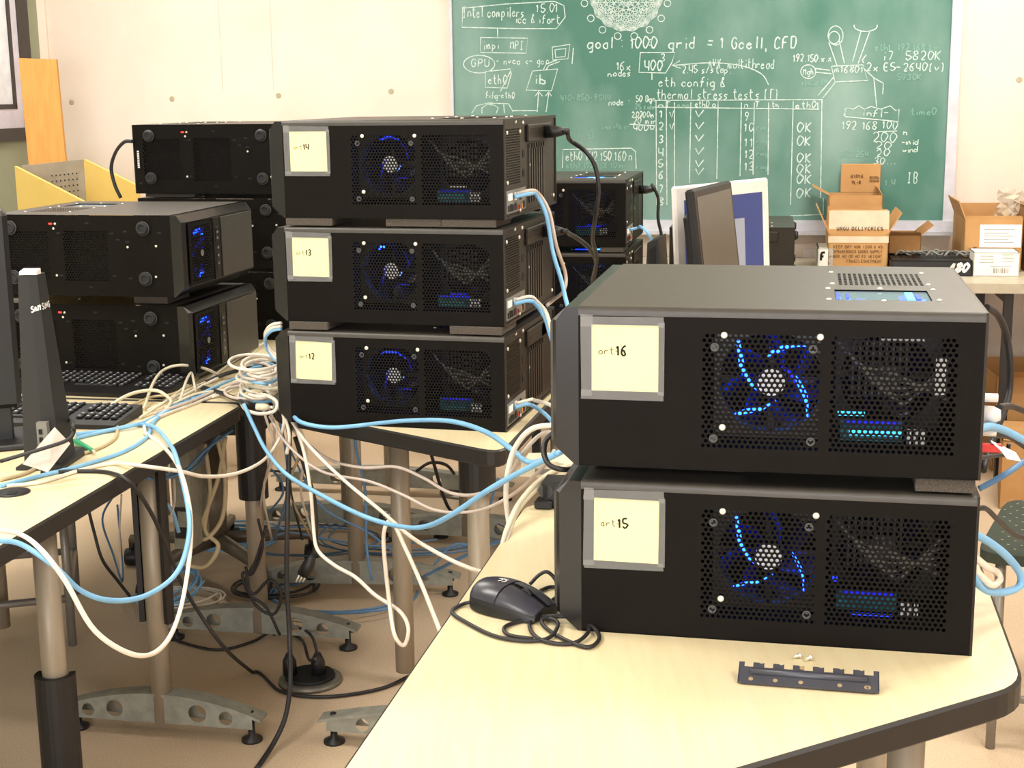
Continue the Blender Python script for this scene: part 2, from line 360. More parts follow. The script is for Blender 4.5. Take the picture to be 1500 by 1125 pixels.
def cline(lines, m='chalk', wpx=1.8, smooth=False):
    mb = MB()
    for ln in lines:
        pts = [bpx(u, v) for u, v in ln]
        if smooth: pts = [(p.x, p.y) for p in spline([Vector((a, c_, 0)) for a, c_ in pts], 5)]
        ribbon(mb, pts, wpx * PX * .8, BP)
    onb(mb, 'chalk_drawing', m)
def ell(cx, cy, rx, ry, n=20, a0=0, a1=2 * pi): return [(cx + rx * cos(a0 + (a1 - a0) * i / n), cy + ry * sin(a0 + (a1 - a0) * i / n)) for i in range(n + 1)]
ctext('Intel compilers', 679, 25, 15, 90); ctext('15.01', 786, 18, 12, 32); ctext('icc & ifort', 755, 34, 12, 66)
cline([[(678, 10), (677, 40), (760, 42), (815, 42), (828, 25), (826, 8), (812, 2), (740, 6), (678, 12)], [(729, 41), (729, 54)]])
ctext('impi   MPI', 708, 72, 12, 60); cline([[(704, 55), (773, 56), (771, 78), (704, 77), (704, 55)]])
ctext('GPU', 690, 98, 11, 28); cline([ell(702, 94, 23, 13)], smooth=False); ctext('- nvcc <- gcc', 727, 94, 10, 78)
cline([[(809, 69), (835, 65), (832, 86), (810, 88), (809, 69)], [(813, 73), (829, 71), (828, 83), (814, 84), (813, 73)], [(816, 88), (800, 94), (796, 102)], [(820, 90), (804, 96), (800, 102)], [(840, 70), (838, 94)]])
ctext('eth0', 715, 123, 13, 28); cline([[(711, 105), (748, 101), (749, 108), (743, 129), (711, 128), (711, 105)], [(748, 104), (733, 134)]])
ctext('ib', 783, 123, 14, 18, wpx=2.6); cline([[(780, 104), (817, 101), (808, 133), (771, 132), (780, 104)]])
ctext('fifg-eth0', 712, 144, 9, 42); cline([[(691, 166), (698, 155), (715, 151), (745, 152), (752, 164)], [(706, 166), (706, 158), (714, 153), (724, 154), (730, 158), (727, 166)], [(738, 153), (739, 166)]], smooth=False)
cline([[(787, 164), (789, 136)], [(784, 141), (789, 134), (795, 141)], [(800, 164), (804, 136)], [(799, 141), (804, 134), (808, 141)], [(752, 162), (787, 162)]])
ctext('410-850-9544', 821, 147, 8, 74, 'chalkdim', 1.6)
ctext('goal : 1000  grid  = 1 Gcell, CFD', 861, 71, 16, 306, 'chalk', 2.4); ctext('3', 950, 66, 8, 5)
ctext('16x', 903, 103, 12, 22); ctext('nodes', 891, 112, 9, 34)
ctext('400', 944, 103, 14, 26, wpx=2.4); ctext('3', 968, 90, 11, 7); cline([[(938, 77), (989, 77), (984, 92), (975, 107), (936, 106), (938, 77)], [(955, 107), (955, 117)]])
cline([[(984, 96), (1040, 92), (1085, 96), (1115, 108), (1126, 124)]], smooth=True); cline([[(996, 89), (984, 96), (997, 100)]])
ctext('AVX, multithread', 1038, 100, 13, 96); ctext('2.45 s/step.', 999, 107, 11, 72)
ctext('eth config &', 965, 127, 13, 98); ctext('thermal stress tests (T)', 962, 145, 14, 180)
# results table
cline([[(960, 147), (1205, 146)], [(958, 157), (1200, 160)], [(961, 147), (962, 300)], [(976, 148), (977, 300)], [(988, 150), (988, 300)], [(1012, 150), (1010, 268)], [(1052, 148), (1050, 262)], [(1086, 150), (1084, 258)], [(1105, 150), (1103, 256)], [(1126, 150), (1125, 256)], [(1162, 148), (1158, 300)], [(1198, 150), (1198, 160)], [(1204, 147), (1202, 290)], [(1158, 316), (1206, 314), (1206, 290)]])
ctext('nT', 964, 157, 8, 20); ctext('mem', 992, 158, 8, 18, 'chalkdim'); ctext('eth0 al', 1018, 157, 9, 34); ctext('n', 1091, 157, 9, 6); ctext('T', 1106, 157, 8, 8); ctext('tm.', 1130, 157, 8, 16); ctext('eth0', 1166, 158, 9, 30)
for k, y in enumerate((172, 190, 209, 228, 245, 262, 282, 300)): ctext('12345678'[k], 965, y, 11, 7, 'chalk', 2.2)
for y in (172, 190): cline([[(981, y - 8), (984, y), (987, y - 10)]])
for y in (170, 188, 206, 225, 243, 255): cline([[(1019, y - 8), (1023, y + 1), (1031, y - 9)]], wpx=2.4)
for k, y in enumerate((176, 192, 214, 232, 250)): ctext(['9', '10', '11', '12', '13'][k], 1091, y, 12, 13 if k else 6)
for y in (190, 210, 228, 248): ctext('ring', 1108, y, 7, 16, 'chalkdim')
for y in (193, 213, 238, 254, 269, 289): ctext('OK', 1167, y, 13, 22, 'chalk', 2.2)
ctext('node :', 892, 154, 9, 30); ctext('50 Dgn', 932, 149, 9, 28); ctext('25 side', 931, 160, 8, 28, 'chalkdim'); ctext('20200m', 926, 172, 8, 32); ctext('20 min', 928, 181, 9, 34); cline([[(922, 182), (960, 184)]]); ctext('400W', 928, 191, 8, 30); ctext('time ~4A <-', 880, 189, 8, 42, 'chalkdim')
ctext('r  43', 846, 203, 12, 24, 'chalkdim')
cline([[(824, 246), (825, 219), (925, 217), (931, 222), (932, 247)]]); ctext('eth0 142.150.160.n', 829, 235, 13, 98); ctext('eth1 192.168.10.n', 829, 246, 8, 84, 'chalkdim')
# right hand sketch
cline([ell(1224, 52, 11, 14), ell(1222, 55, 8, 9), ell(1268, 38, 17, 8, 14, -.2, pi + .2)])
cline([[(1214, 62), (1226, 96)], [(1229, 58), (1237, 93)], [(1261, 46), (1249, 90)], [(1274, 46), (1257, 93)], [(1218, 97), (1264, 95), (1271, 118), (1223, 120), (1218, 97)], [(1222, 112), (1198, 140)], [(1224, 120), (1205, 144)], [(1265, 92), (1263, 88), (1269, 80)], [(1265, 100), (1280, 114), (1284, 156)], [(1280, 114), (1294, 122), (1293, 138)], [(1193, 100), (1216, 103)], [(1196, 106), (1218, 108)]])
cline([ell(1184, 105, 11, 10)]); ctext('Mgh', 1176, 109, 9, 16); ctext('192.150.x.x', 1162, 90, 10, 56); ctext('m16801', 1222, 106, 9, 42); ctext('static IP', 1174, 125, 8, 38, 'chalkdim')
ctext('eth1  192.168.1.x', 1282, 74, 9, 92, 'chalkdim'); ctext('i7  5820K', 1294, 88, 12, 84); ctext('2x E5-2640(v)', 1270, 104, 11, 116); ctext('5930K', 1314, 117, 8, 36, 'chalkdim')
cline([[(1236, 170), (1240, 158), (1250, 160), (1258, 155), (1266, 160), (1276, 156), (1290, 160), (1304, 155), (1312, 162), (1317, 160), (1316, 178), (1238, 171), (1238, 158)], [(1292, 158), (1291, 172)]]); ctext('infi-', 1264, 170, 9, 38)
ctext('192 168 100', 1233, 189, 11, 82); cline([[(1286, 193), (1314, 192)]]); ctext('200', 1278, 208, 13, 36); ctext('20', 1282, 218, 10, 24); ctext('20', 1284, 229, 10, 20); ctext('30...', 1280, 240, 9, 32); ctext('n', 1324, 198, 9, 6); ctext('-mid', 1320, 212, 8, 26); ctext('wind', 1322, 223, 8, 22); ctext('252.254', 1230, 230, 8, 42, 'chalkdim'); ctext('time0', 1334, 168, 9, 38, 'chalkdim'); ctext('IB', 1330, 268, 15, 14); ctext('1.4', 1296, 271, 8, 16, 'chalkdim')
# sixteen linked nodes
NC = [(917 + 54 * cos(2 * pi * (i + .5) / 16), -7 + 54 * sin(2 * pi * (i + .5) / 16)) for i in range(16)]
cline([[NC[i], NC[j]] for i in range(16) for j in range(i + 2, 16)], 'chalk', 1.3)
cline([ell(917 + 62 * cos(2 * pi * (i + .5) / 16), -7 + 61 * sin(2 * pi * (i + .5) / 16), 5, 5, 10) for i in range(16)], 'chalk', 1.6)

# ================================================================== COMPUTER CASES
W, D, H = .477, .442, .2
def perf(mb, rects, x0, x1, z0, z1, P, p=.0068, r=.00235, th=.0012, nseg=8):
    """sheet x0..x1, z0..z1 with staggered round holes in rects; P maps (a,b,h) to 3D, h = depth"""
    rects = sorted(rects)
    def q(a0, a1, b0, b1):
        if a1 - a0 < 1e-6 or b1 - b0 < 1e-6: return
        mb.add([P(a0, b0, 0), P(a1, b0, 0), P(a1, b1, 0), P(a0, b1, 0)], [(0, 1, 2, 3)])
    cur = x0
    for (ra0, ra1, rb0, rb1) in rects:
        q(cur, ra0, z0, z1); q(ra0, ra1, z0, rb0); q(ra0, ra1, rb1, z1); cur = ra1
        n = int(round((ra1 - ra0) / p)); pw = (ra1 - ra0) / n; nr = int(round((rb1 - rb0) / (p * .87))); ph = (rb1 - rb0) / nr
        for j in range(nr):
            b0 = rb0 + j * ph
            off = 0 if j % 2 == 0 else pw / 2
            if off: q(ra0, ra0 + off, b0, b0 + ph); q(ra1 - off, ra1, b0, b0 + ph)
            for i in range(n - (1 if off else 0)):
                a0 = ra0 + off + i * pw; cx, cy = a0 + pw / 2, b0 + ph / 2
                o = [(a0 + pw, cy), (a0 + pw, b0 + ph), (cx, b0 + ph), (a0, b0 + ph), (a0, cy), (a0, b0), (cx, b0), (a0 + pw, b0)]
                c8 = [(cx + r * cos(k * pi / 4), cy + r * sin(k * pi / 4)) for k in range(8)]
                vs = [P(a, b_, 0) for a, b_ in o] + [P(a, b_, 0) for a, b_ in c8] + [P(a, b_, th) for a, b_ in c8]
                fs = [(k, (k + 1) % 8, 8 + (k + 1) % 8, 8 + k) for k in range(8)] + [(8 + k, 8 + (k + 1) % 8, 16 + (k + 1) % 8, 16 + k) for k in range(8)]
                mb.add(vs, fs)
    q(cur, x1, z0, z1)

def make_fan(parent, cx, cy, cz, r=.062, arcs=True, name='case_fan', rot=0, mats=('led', 'led')):
    """fan whose axis is local y, hub towards -y"""
    o = bpy.data.objects.new(name, None)
    b = MB(); n = 28
    # square frame with a round opening
    sq = [(max(-1, min(1, 1.45 * cos(2 * pi * i / n))) * r * 1.1, max(-1, min(1, 1.45 * sin(2 * pi * i / n))) * r * 1.1) for i in range(n)]
    ci = [(r * cos(2 * pi * i / n), r * sin(2 * pi * i / n)) for i in range(n)]
    vs = [(a, 0, c) for a, c in sq] + [(a, 0, c) for a, c in ci] + [(a, .024, c) for a, c in ci] + [(a, .024, c) for a, c in sq]
    b.add(vs, [(k * n + i, k * n + (i + 1) % n, (k + 1) * n + (i + 1) % n, (k + 1) * n + i) for k in range(3) for i in range(n)])
    b.box(-r, r, .02, .024, -.004, .004).box(-.004, .004, .02, .024, -r, r)
    fr = b.build(name, 'fanb', parent, (cx, cy, cz))
    b = MB()
    for k in range(7):
        a0 = 2 * pi * k / 7 + rot; vs = []
        for j in range(7):
            t = j / 6; rr = .02 + (r - .023) * t; aa = a0 + .55 * t
            for dw, dy in ((0, .004), (.5 * (1 - .2 * t), .018)): vs.append((rr * cos(aa + dw), dy, rr * sin(aa + dw)))
        b.add(vs, [(2 * j, 2 * j + 1, 2 * j + 3, 2 * j + 2) for j in range(6)])
    b.build('fan_blades', 'blade', fr)
    b = MB(); b.lathe([(.0175, 0), (.0175, .02)], (0, 0, 0), 'y', 20); b.build('fan_motor', 'fanb', fr)
    b = MB(); b.lathe([(.0165, -.0008), (.0165, .0002)], (0, 0, 0), 'y', 24); b.build('fan_sticker', 'hub', fr, label='pale round hub sticker')
    return fr

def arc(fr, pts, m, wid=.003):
    """LED light along a blade, put in as a glowing strip, pts in fan-centred (x,z) metres"""
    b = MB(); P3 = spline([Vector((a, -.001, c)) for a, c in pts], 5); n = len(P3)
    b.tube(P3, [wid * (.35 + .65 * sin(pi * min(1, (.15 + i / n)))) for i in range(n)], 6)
    return b.build('blade_glow_strip', m, fr)  # emissive strip stands in for LED light caught on the blade

def make_case():
    root = empty('computer_case', (0, 0, 0))
    # front-facing tower-top panel with two perforated fields
    Pf = lambda a, b_, h: (a, h, b_)
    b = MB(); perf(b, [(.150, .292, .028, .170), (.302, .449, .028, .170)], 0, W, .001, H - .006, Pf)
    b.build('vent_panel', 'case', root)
    # tower-bottom panel (local y = D)
    Pb = lambda a, b_, h: (a, D - h, b_)
    b = MB(); perf(b, [(.165, .288, .036, .162), (.325, .45, .040, .160)], 0, W, .001, H - .001, Pb, p=.0074, r=.0026)
    b.build('base_panel', 'case', root)
    # side panel lying on top: rounded front fold, window opening and slot vent
    b = MB(); rr = .006
    prof = [(-.001, H - .011)] + [(-.001 + rr - rr * cos(a * pi / 10), H - rr + rr * sin(a * pi / 10)) for a in range(6)]
    n = len(prof); b.add([(0, y, z) for y, z in prof] + [(W, y, z) for y, z in prof], [(i, i + 1, n + i + 1, n + i) for i in range(n - 1)], True)
    wx0, wx1, wy0, wy1 = .308, .424, .092, .185; vx0, vx1, vy0, vy1 = .312, .424, .232, .356
    y0 = -.001 + rr
    def tq(a0, a1, b0, b1): b.add([(a0, b0, H), (a1, b0, H), (a1, b1, H), (a0, b1, H)], [(0, 1, 2, 3)])
    tq(0, wx0, y0, D); tq(wx1, W, y0, D); tq(wx0, wx1, y0, wy0); tq(wx0, wx1, wy1, vy0); tq(wx0, wx1, vy1, D)
    tq(wx0, vx0, vy0, vy1)
    # slot vent: 13 rows of slots
    ns = 16; p = (vx1 - vx0) / ns
    for i in range(ns):
        a = vx0 + i * p; tq(a, a + p * .42, vy0, vy1)
        for k in range(11):
            yb = vy0 + (vy1 - vy0) * k / 10; tq(a + p * .42, a + p, max(vy0, yb - .0018), min(vy1, yb + .0018))
    tq(wx1, vx1, vy0, vy1) if vx1 > wx1 else None
    # raised rim along the hidden edge
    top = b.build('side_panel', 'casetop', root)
    b = MB(); b.add([(wx0, wy0, H - .002), (wx1, wy0, H - .002), (wx1, wy1, H - .002), (wx0, wy1, H - .002)], [(0, 1, 2, 3)]); b.build('side_window', 'acrylic', top, label='acrylic window with reflection tint, glowing blue')
    for i, (x, y) in enumerate([(.300, .19), (.432, .19), (.300, .09), (.432, .095), (.366, .195), (.366, .083), (.306, .362), (.430, .362), (.306, .238), (.430, .238)]):
        b = MB() if i == 0 else b
        if i == 0: b.lathe([(.0035, 0), (.0035, .0012), (.002, .0022)], (0, 0, 0), 'z', 10); sc = b.build('screw', 'chrome', top, (x, y, H))
        else: c = sc.copy(); COL.objects.link(c); c.parent = top; c.location = (x, y, H)
    # lower side panel and inner dividing walls
    b = MB(); b.box(0, W, 0, D, 0, .0015); b.box(0, .002, .002, D - .002, .0015, H - .002); b.build('lower_side_panel', 'case', root)
    # motherboard tray area inside
    b = MB(); b.box(.06, .45, .06, .40, .004, .007); b.build('motherboard', 'dark', root)
    b = MB(); b.box(.318, .392, .055, .060, .030, .056); b.build('memory_module', 'pcb', root, label='teal memory module edge')
    b = MB(); b.box(.325, .388, .050, .054, .052, .056); b.build('memory_light', 'leddim', root)
    b = MB(); b.box(.36, .44, .20, .38, .07, .17, .003); b.build('power_supply', 'dark', root)
    b = MB(); b.box(.135, .465, D - .052, D - .045, .008, H - .008); b.build('light_block_plate', 'dark', root)  # added dark plate, stops the bright wall showing through the vents
    b = MB()
    for k in range(9): b.box(.33 + k * .008, .333 + k * .008, .08, .13, .08, .15)
    b.build('heatsink', 'ring', root)
    b = MB()
    for k in range(5):
        pts = spline([(.31 + .01 * k, .03, .16 - .012 * k), (.34 + .01 * k, .028, .13 - .01 * k), (.38 + .004 * k, .026, .12 - .008 * k), (.44, .03, .09 + .012 * k)], 5); b.tube(pts, .0022, 5)
    b.build('sleeved_wires', 'comp', root)
    b = MB()
    for k in range(3): b.box(.396 + k * .008, .401 + k * .008, .03, .035, .034, .052)
    b.build('connector_pins', 'hub', root)
    b = MB(); b.box(.02, .13, .02, D - .03, .02, H - .02, .003); b.build('drive_cage', 'dark', root)
    # front bezel, chamfered top and bottom
    b = MB(); prof = [(0, .0), (-.004, .0), (-.034, .022), (-.034, .182), (-.016, .1985), (0, .1985)]
    yy = [(-.001, 1), (D + .001, 1)]
    ys = [.0, .012, .27, .285, .355, .37, D - .012, D]; ins = [.006, 0, 0, .0, .0, 0, 0, .006]
    vs = []
    for y, i_ in zip(ys, ins): vs += [(x + (i_ if x < -.02 else 0), y, min(max(z, 0), H)) for x, z in prof]
    n = 6; fs = [(k * n + i, k * n + (i + 1) % n, (k + 1) * n + (i + 1) % n, (k + 1) * n + i) for k in range(len(ys) - 1) for i in range(n)]
    fs += [tuple(range(n)), tuple(range((len(ys) - 1) * n, len(ys) * n))]
    b.add(vs, fs); bz = b.build('front_bezel', 'gloss', root)
    # bezel face: mesh field over the lit fan (towards the tower bottom), control strip, drive cover
    Px = lambda a, b_, h: (-.0385 + h, a, b_)
    b = MB(); perf(b, [(.292, .415, .034, .170)], .285, .425, .026, .178, Px, p=.0078, r=.0027); b.build('bezel_mesh', 'case', bz)
    b = MB(); b.box(-.0388, -.034, .235, .275, .024, .180, .001); b.build('control_strip', 'darksteel', bz)
    b = MB(); b.box(-.0396, -.038, .243, .266, .045, .155, .0006); cs = b.build('control_window', 'gloss', bz)
    b = MB()
    for z in (.06, .08, .1, .125, .14): b.box(-.0402, -.0396, .25, .258, z, z + .006)
    b.build('control_mark', 'comp', bz)
    b = MB(); b.box(-.0385, -.034, .02, .225, .026, .178, .001); b.build('drive_cover', 'casetop', bz)
    b = MB(); b.lathe([(.008, 0), (.008, .0015), (.0055, .0015), (.0055, .0008)], (-.0402, .352, .1), 'x', 16); b.build('round_badge', 'comp', bz)
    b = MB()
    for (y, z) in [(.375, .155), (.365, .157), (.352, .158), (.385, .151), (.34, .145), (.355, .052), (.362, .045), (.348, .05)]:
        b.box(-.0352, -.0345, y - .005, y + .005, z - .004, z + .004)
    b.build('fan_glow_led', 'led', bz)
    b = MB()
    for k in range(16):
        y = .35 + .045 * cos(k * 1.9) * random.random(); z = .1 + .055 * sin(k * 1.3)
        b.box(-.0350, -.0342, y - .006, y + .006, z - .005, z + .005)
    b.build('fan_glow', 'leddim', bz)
    # feet on the tower bottom
    for i, (x, z) in enumerate([(.07, .168), (.07, .045), (.425, .168), (.425, .045)]):
        if i == 0:
            b = MB(); b.lathe([(.017, 0), (.0165, .006), (.014, .009), (.0125, .013), (.009, .013), (.009, .010)], (0, 0, 0), 'y', 20); ft = b.build('foot', 'rubber', root, (x, D, z))
            b = MB(); b.lathe([(.0172, .004), (.0176, .006), (.0165, .0065)], (0, 0, 0), 'y', 20); b.build('foot_ring', 'ring', ft)
        else:
            c = copy_tree(ft, root); c.location = (x, D, z)
    # small screws and fixings on the tower bottom
    b = MB(); b.lathe([(.0032, 0), (.0032, .001), (.002, .0018)], (0, 0, 0), 'y', 8); s0 = b.build('panel_screw', 'chrome', root, (.305, D, .178))
    for x, z in [(.31, .166), (.115, .122), (.045, .05), (.04, .125), (.31, .05)]:
        c = s0.copy(); COL.objects.link(c); c.parent = root; c.location = (x, D, z)
    b = MB(); b.box(.313, .322, D + .0001, D + .001, .176, .180); b.build('status_light', 'redled', root)
    b = MB()
    for x, z in [(.03, .157), (.115, .135), (.112, .045), (.14, .14), (.155, .05), (.155, .155), (.298, .155), (.298, .05), (.22, .18), (.22, .022), (.12, .16), (.462, .03)]: b.box(x - .005, x + .005, D, D + .0004, z - .0022, z + .0022)
    b.build('fixing_slot', 'dark', root)
    # front-face screws (chrome) at the fan corners
    b = MB(); b.lathe([(.0042, 0), (.0042, -.001), (.0025, -.002)], (0, 0, 0), 'y', 12); s1 = b.build('fan_screw', 'chrome', root, (.177, 0, .168))
    for x, z in [(.290, .168), (.1765, .0545)]:
        c = s1.copy(); COL.objects.link(c); c.parent = root; c.location = (x, 0, z)
    b = MB(); b.lathe([(.0055, 0), (.0055, -.0008), (.0035, -.0008), (.0035, .002)], (0, 0, 0), 'y', 12); s2 = b.build('screw_hole', 'ring', root, (.166, 0, .153))
    for x, z in [(.282, .153), (.166, .040), (.282, .040)]:
        c = s2.copy(); COL.objects.link(c); c.parent = root; c.location = (x, 0, z)
    # rear panel
    Pr = lambda a, b_, h: (W - h, a, b_)
    b = MB(); perf(b, [(.014, .130, .066, .180)], .001, D - .001, .001, H - .001, Pr, p=.006, r=.0022)
    b.box(W, W + .003, 0, D, H - .006, H).box(W, W + .003, 0, D, 0, .005).box(W, W + .003, 0, .004, .005, H - .006).box(W, W + .003, D - .004, D, .005, H - .006)
    rp = b.build('rear_panel', 'darksteel', root)
    b = MB(); b.box(W, W + .002, .012, .165, .010, .056); io = b.build('port_plate', 'comp', rp)
    ports = [(.02, .03, .014, .026, 'blk'), (.034, .05, .014, .028, 'dark'), (.054, .066, .014, .026, 'blk'), (.07, .084, .034, .05, 'hub'), (.072, .084, .014, .028, 'blk'), (.09, .098, .014, .022, 'red'), (.1, .108, .014, .022, 'blk'), (.112, .122, .032, .048, 'dark'), (.128, .134, .014, .024, 'orange'), (.14, .15, .014, .028, 'blk'), (.02, .05, .036, .05, 'hub')]
    for a0, a1, z0, z1, mm in ports: b = MB(); b.box(W + .002, W + .004, a0, a1, z0, z1); b.build('port', mm, io)
    for k in range(7):
        b = MB()
        if k == 0: b.box(0, .003, 0, .010, .02, .135); b.box(0, .005, .002, .008, .135, .145); sl_ = b.build('slot_cover', 'steel', rp, (W, .195, 0))
        else: c = sl_.copy(); COL.objects.link(c); c.parent = rp; c.location = (W, .195 + .0205 * k, 0)
    b = MB(); b.box(W, W + .006, .178, .385, .148, .185, .002); b.box(W + .006, W + .007, .195, .30, .164, .168)
    for k in range(6): b.box(W + .006, W + .0068, .20 + .02 * k, .206 + .02 * k, .174, .177)
    b.build('slot_shroud', 'darksteel', rp)
    b = MB(); b.box(W, W + .006, .305, .35, .152, .18); b.build('power_inlet', 'blk', rp)
    for y, z in [(.022, .172), (.125, .172), (.022, .072), (.12, .01), (.42, .02), (.15, .19), (.09, .193), (.2, .10)]:
        b = MB()
        if (y, z) == (.022, .172): b.lathe([(.0042, 0), (.0042, .0025), (.002, .0035)], (0, 0, 0), 'x', 10); s3 = b.build('rear_screw', 'chrome', rp, (W, y, z))
        else: c = s3.copy(); COL.objects.link(c); c.parent = rp; c.location = (W, y, z)
    for z in (.085, .125):
        b = MB(); b.lathe([(.009, 0), (.009, .001)], (W, .155, z), 'x', 14); b.build('tube_grommet', 'dark', rp)
    # fans
    make_fan(root, .2337, .006, .1105, arcs=False)
    make_fan(root, .375, .10, .1005, r=.058, name='second_fan')
    return root

def glow(root, energy, loc=(.24, .07, .1), rad=.02, col=(.1, .25, 1)):
    ld = bpy.data.lights.new('case_led_light', 'POINT'); ld.energy = energy; ld.color = col; ld.shadow_soft_size = rad
    o = bpy.data.objects.new('case_led_light', ld); COL.objects.link(o); o.parent = root; o.location = loc

def note(root, num, x0=.0165, z0=.096, w_=.082, h_=.082, tilt=0):
    b = MB(); b.box(x0, x0 + w_, -.0016, -.0010, z0, z0 + h_); n = b.build('paper_note', 'note', root, label='yellow paper note taped on, reading art-%s' % num)
    if tilt:
        c = Vector((x0 + w_ / 2, 0, z0 + h_ / 2))
        for v in n.data.vertices:
            d = v.co - c; v.co = Vector((c.x + d.x * cos(tilt) - d.z * sin(tilt), v.co.y, c.z + d.x * sin(tilt) + d.z * cos(tilt)))
    P = lambda a, t, h: (a, -.0017 - h, t)
    b = MB(); lettering(b, 'art-', x0 + .009, z0 + .046,   .0085, .026, .0011, P, .0003, .0002); b.build('handwriting', 'pencil', n)
    b = MB(); lettering(b, num, x0 + .034 - .003, z0 + .0445, .0125, .0125, .0022, P, .0002, .0004); b.build('handwriting', 'ink', n)
    for (a0, a1, c0, c1, yy) in [(x0 - .013, x0 + w_ + .006, z0 + h_ - .002, z0 + h_ + .011, -.0022), (x0 - .013, x0 + w_ + .006, z0 - .010, z0 + .001, -.0022), (x0 - .013, x0 + .001, z0 - .006, z0 + h_ + .013, -.0026), (x0 + w_ - .001, x0 + w_ + .008, z0 - .004, z0 + h_ + .004, -.0026)]:
        b = MB(); r_ = lambda: random.uniform(-.001, .001)
        b.add([(a0 + r_(), yy, c0 + r_()), (a1 + r_(), yy, c0 + r_()), (a1 + r_(), yy, c1 + r_()), (a0 + r_(), yy, c1 + r_())], [(0, 1, 2, 3)]); b.build('tape_strip', 'tape', n)

PROTO = make_case()
CASES = {}
def place(key, loc, yaw, label, flip=False, first=False):
    """loc = front-left-bottom corner of the face seen by the camera"""
    r = PROTO if first else copy_tree(PROTO_BARE)
    a = R(yaw); e1 = Vector((cos(a), sin(a), 0)); e2 = Vector((-sin(a), cos(a), 0))
    if flip: r.location = Vector(loc) + e1 * W + e2 * D; r.rotation_euler.z = a + pi
    else: r.location = loc; r.rotation_euler.z = a
    tag(r, label, 'computer', 'black computer cases lying stacked on their sides'); CASES[key] = r; return r
PROTO_BARE = PROTO
ZR, ZM, ZL, ZB = .741, .728, .712, .742        # table heights: right, middle, left, back
ST = .2195
SPEC = [
 ('16', (.082, 1.742, ZR + ST + .002), -11.6, 'upper black computer case at right with note art-16 and glowing blue fan', False),
 ('15', (.085, 1.750, ZR), -12.2, 'lower black computer case at right with note art-15, on table', False),
 ('14', (-.471, 3.04, ZM + 2 * ST), -15.2, 'top black computer case of middle stack, with note art-14', False),
 ('13', (-.475, 3.04, ZM + ST), -15, 'second black computer case of middle stack, with note art-13', False),
 ('12', (-.476, 3.03, ZM), -14.8, 'bottom black computer case of middle stack, with note art-12', False),
]
def fl(x, y, yaw):  # FTR -> front-left
    a = R(yaw); return (x - W * cos(a), y - W * sin(a))
ax, ay = fl(-.823, 3.50, -12); bx_, by_ = fl(-.825, 3.53, -12); cx_, cy_ = fl(-.641, 4.172, -14.8); dx_, dy_ = fl(.344, 4.296, -11.6)
SPEC += [
 ('A', (ax, ay, ZL + .006 + ST), -12, 'upper of two feet-out black computer cases on left table with blue bezel glow', True),
 ('B', (bx_, by_, ZL), -12, 'lower of two feet-out black computer cases behind the keyboard on left table', True),
 ('C1', (cx_, cy_, ZL - .012 + 2 * ST), -14.8, 'top black computer case of far left stack, barcode sticker beside its foot', True),
 ('C2', (cx_ + .004, cy_, ZL - .006 + ST), -14.8, 'middle black computer case of far left stack, mostly hidden', True),
 ('C3', (cx_ + .006, cy_, ZL), -14.8, 'bottom black computer case of far left stack, mostly hidden', True),
 ('D1', (dx_, dy_, ZB + ST), -11.6, 'upper black computer case of the pair behind the middle stack', False),
 ('D2', (dx_, dy_, ZB), -11.6, 'lower black computer case of the pair behind the middle stack', False),
]
# the prototype stays bare while copies are made, then becomes case 16
for key, loc, yaw, lab, fp in SPEC[1:]: place(key, loc, yaw, lab, fp)
key, loc, yaw, lab, fp = SPEC[0]; place(key, loc, yaw, lab, fp, first=True)
def child(r, n): return [c for c in r.children if c.name.split('.')[0] == n]
# blade glow strips, notes and glow per case
for key, num, tl in (('16', '16', 0), ('15', '15', -.01), ('14', '14', .0), ('13', '13', -.01), ('12', '12', -.03)): note(CASES[key], num, tilt=tl)
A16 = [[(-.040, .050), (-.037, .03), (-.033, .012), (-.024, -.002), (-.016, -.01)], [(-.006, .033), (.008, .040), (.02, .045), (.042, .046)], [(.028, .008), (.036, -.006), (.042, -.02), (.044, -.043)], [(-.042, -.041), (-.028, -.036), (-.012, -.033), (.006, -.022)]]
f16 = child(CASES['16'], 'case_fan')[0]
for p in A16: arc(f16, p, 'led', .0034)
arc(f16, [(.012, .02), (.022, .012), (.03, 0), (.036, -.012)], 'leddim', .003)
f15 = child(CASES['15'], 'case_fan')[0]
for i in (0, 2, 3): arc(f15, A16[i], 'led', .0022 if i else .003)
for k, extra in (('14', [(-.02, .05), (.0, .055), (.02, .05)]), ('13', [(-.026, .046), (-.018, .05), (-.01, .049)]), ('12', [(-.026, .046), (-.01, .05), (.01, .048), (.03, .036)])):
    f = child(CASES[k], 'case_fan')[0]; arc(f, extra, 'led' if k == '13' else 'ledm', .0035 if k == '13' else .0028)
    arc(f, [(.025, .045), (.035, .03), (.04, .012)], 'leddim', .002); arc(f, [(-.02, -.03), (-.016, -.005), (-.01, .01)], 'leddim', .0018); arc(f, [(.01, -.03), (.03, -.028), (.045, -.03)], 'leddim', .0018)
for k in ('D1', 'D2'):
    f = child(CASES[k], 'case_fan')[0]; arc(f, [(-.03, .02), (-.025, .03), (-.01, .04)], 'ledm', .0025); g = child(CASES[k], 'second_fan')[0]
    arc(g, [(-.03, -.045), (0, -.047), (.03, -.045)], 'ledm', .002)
for k, e in (('16', .18), ('15', .1), ('14', .25), ('13', .3), ('12', .25), ('D1', .6), ('D2', .6), ('A', .1), ('B', .1)):
    glow(CASES[k], e)
    if e > .3: glow(CASES[k], e * .6, (.37, .2, .16))
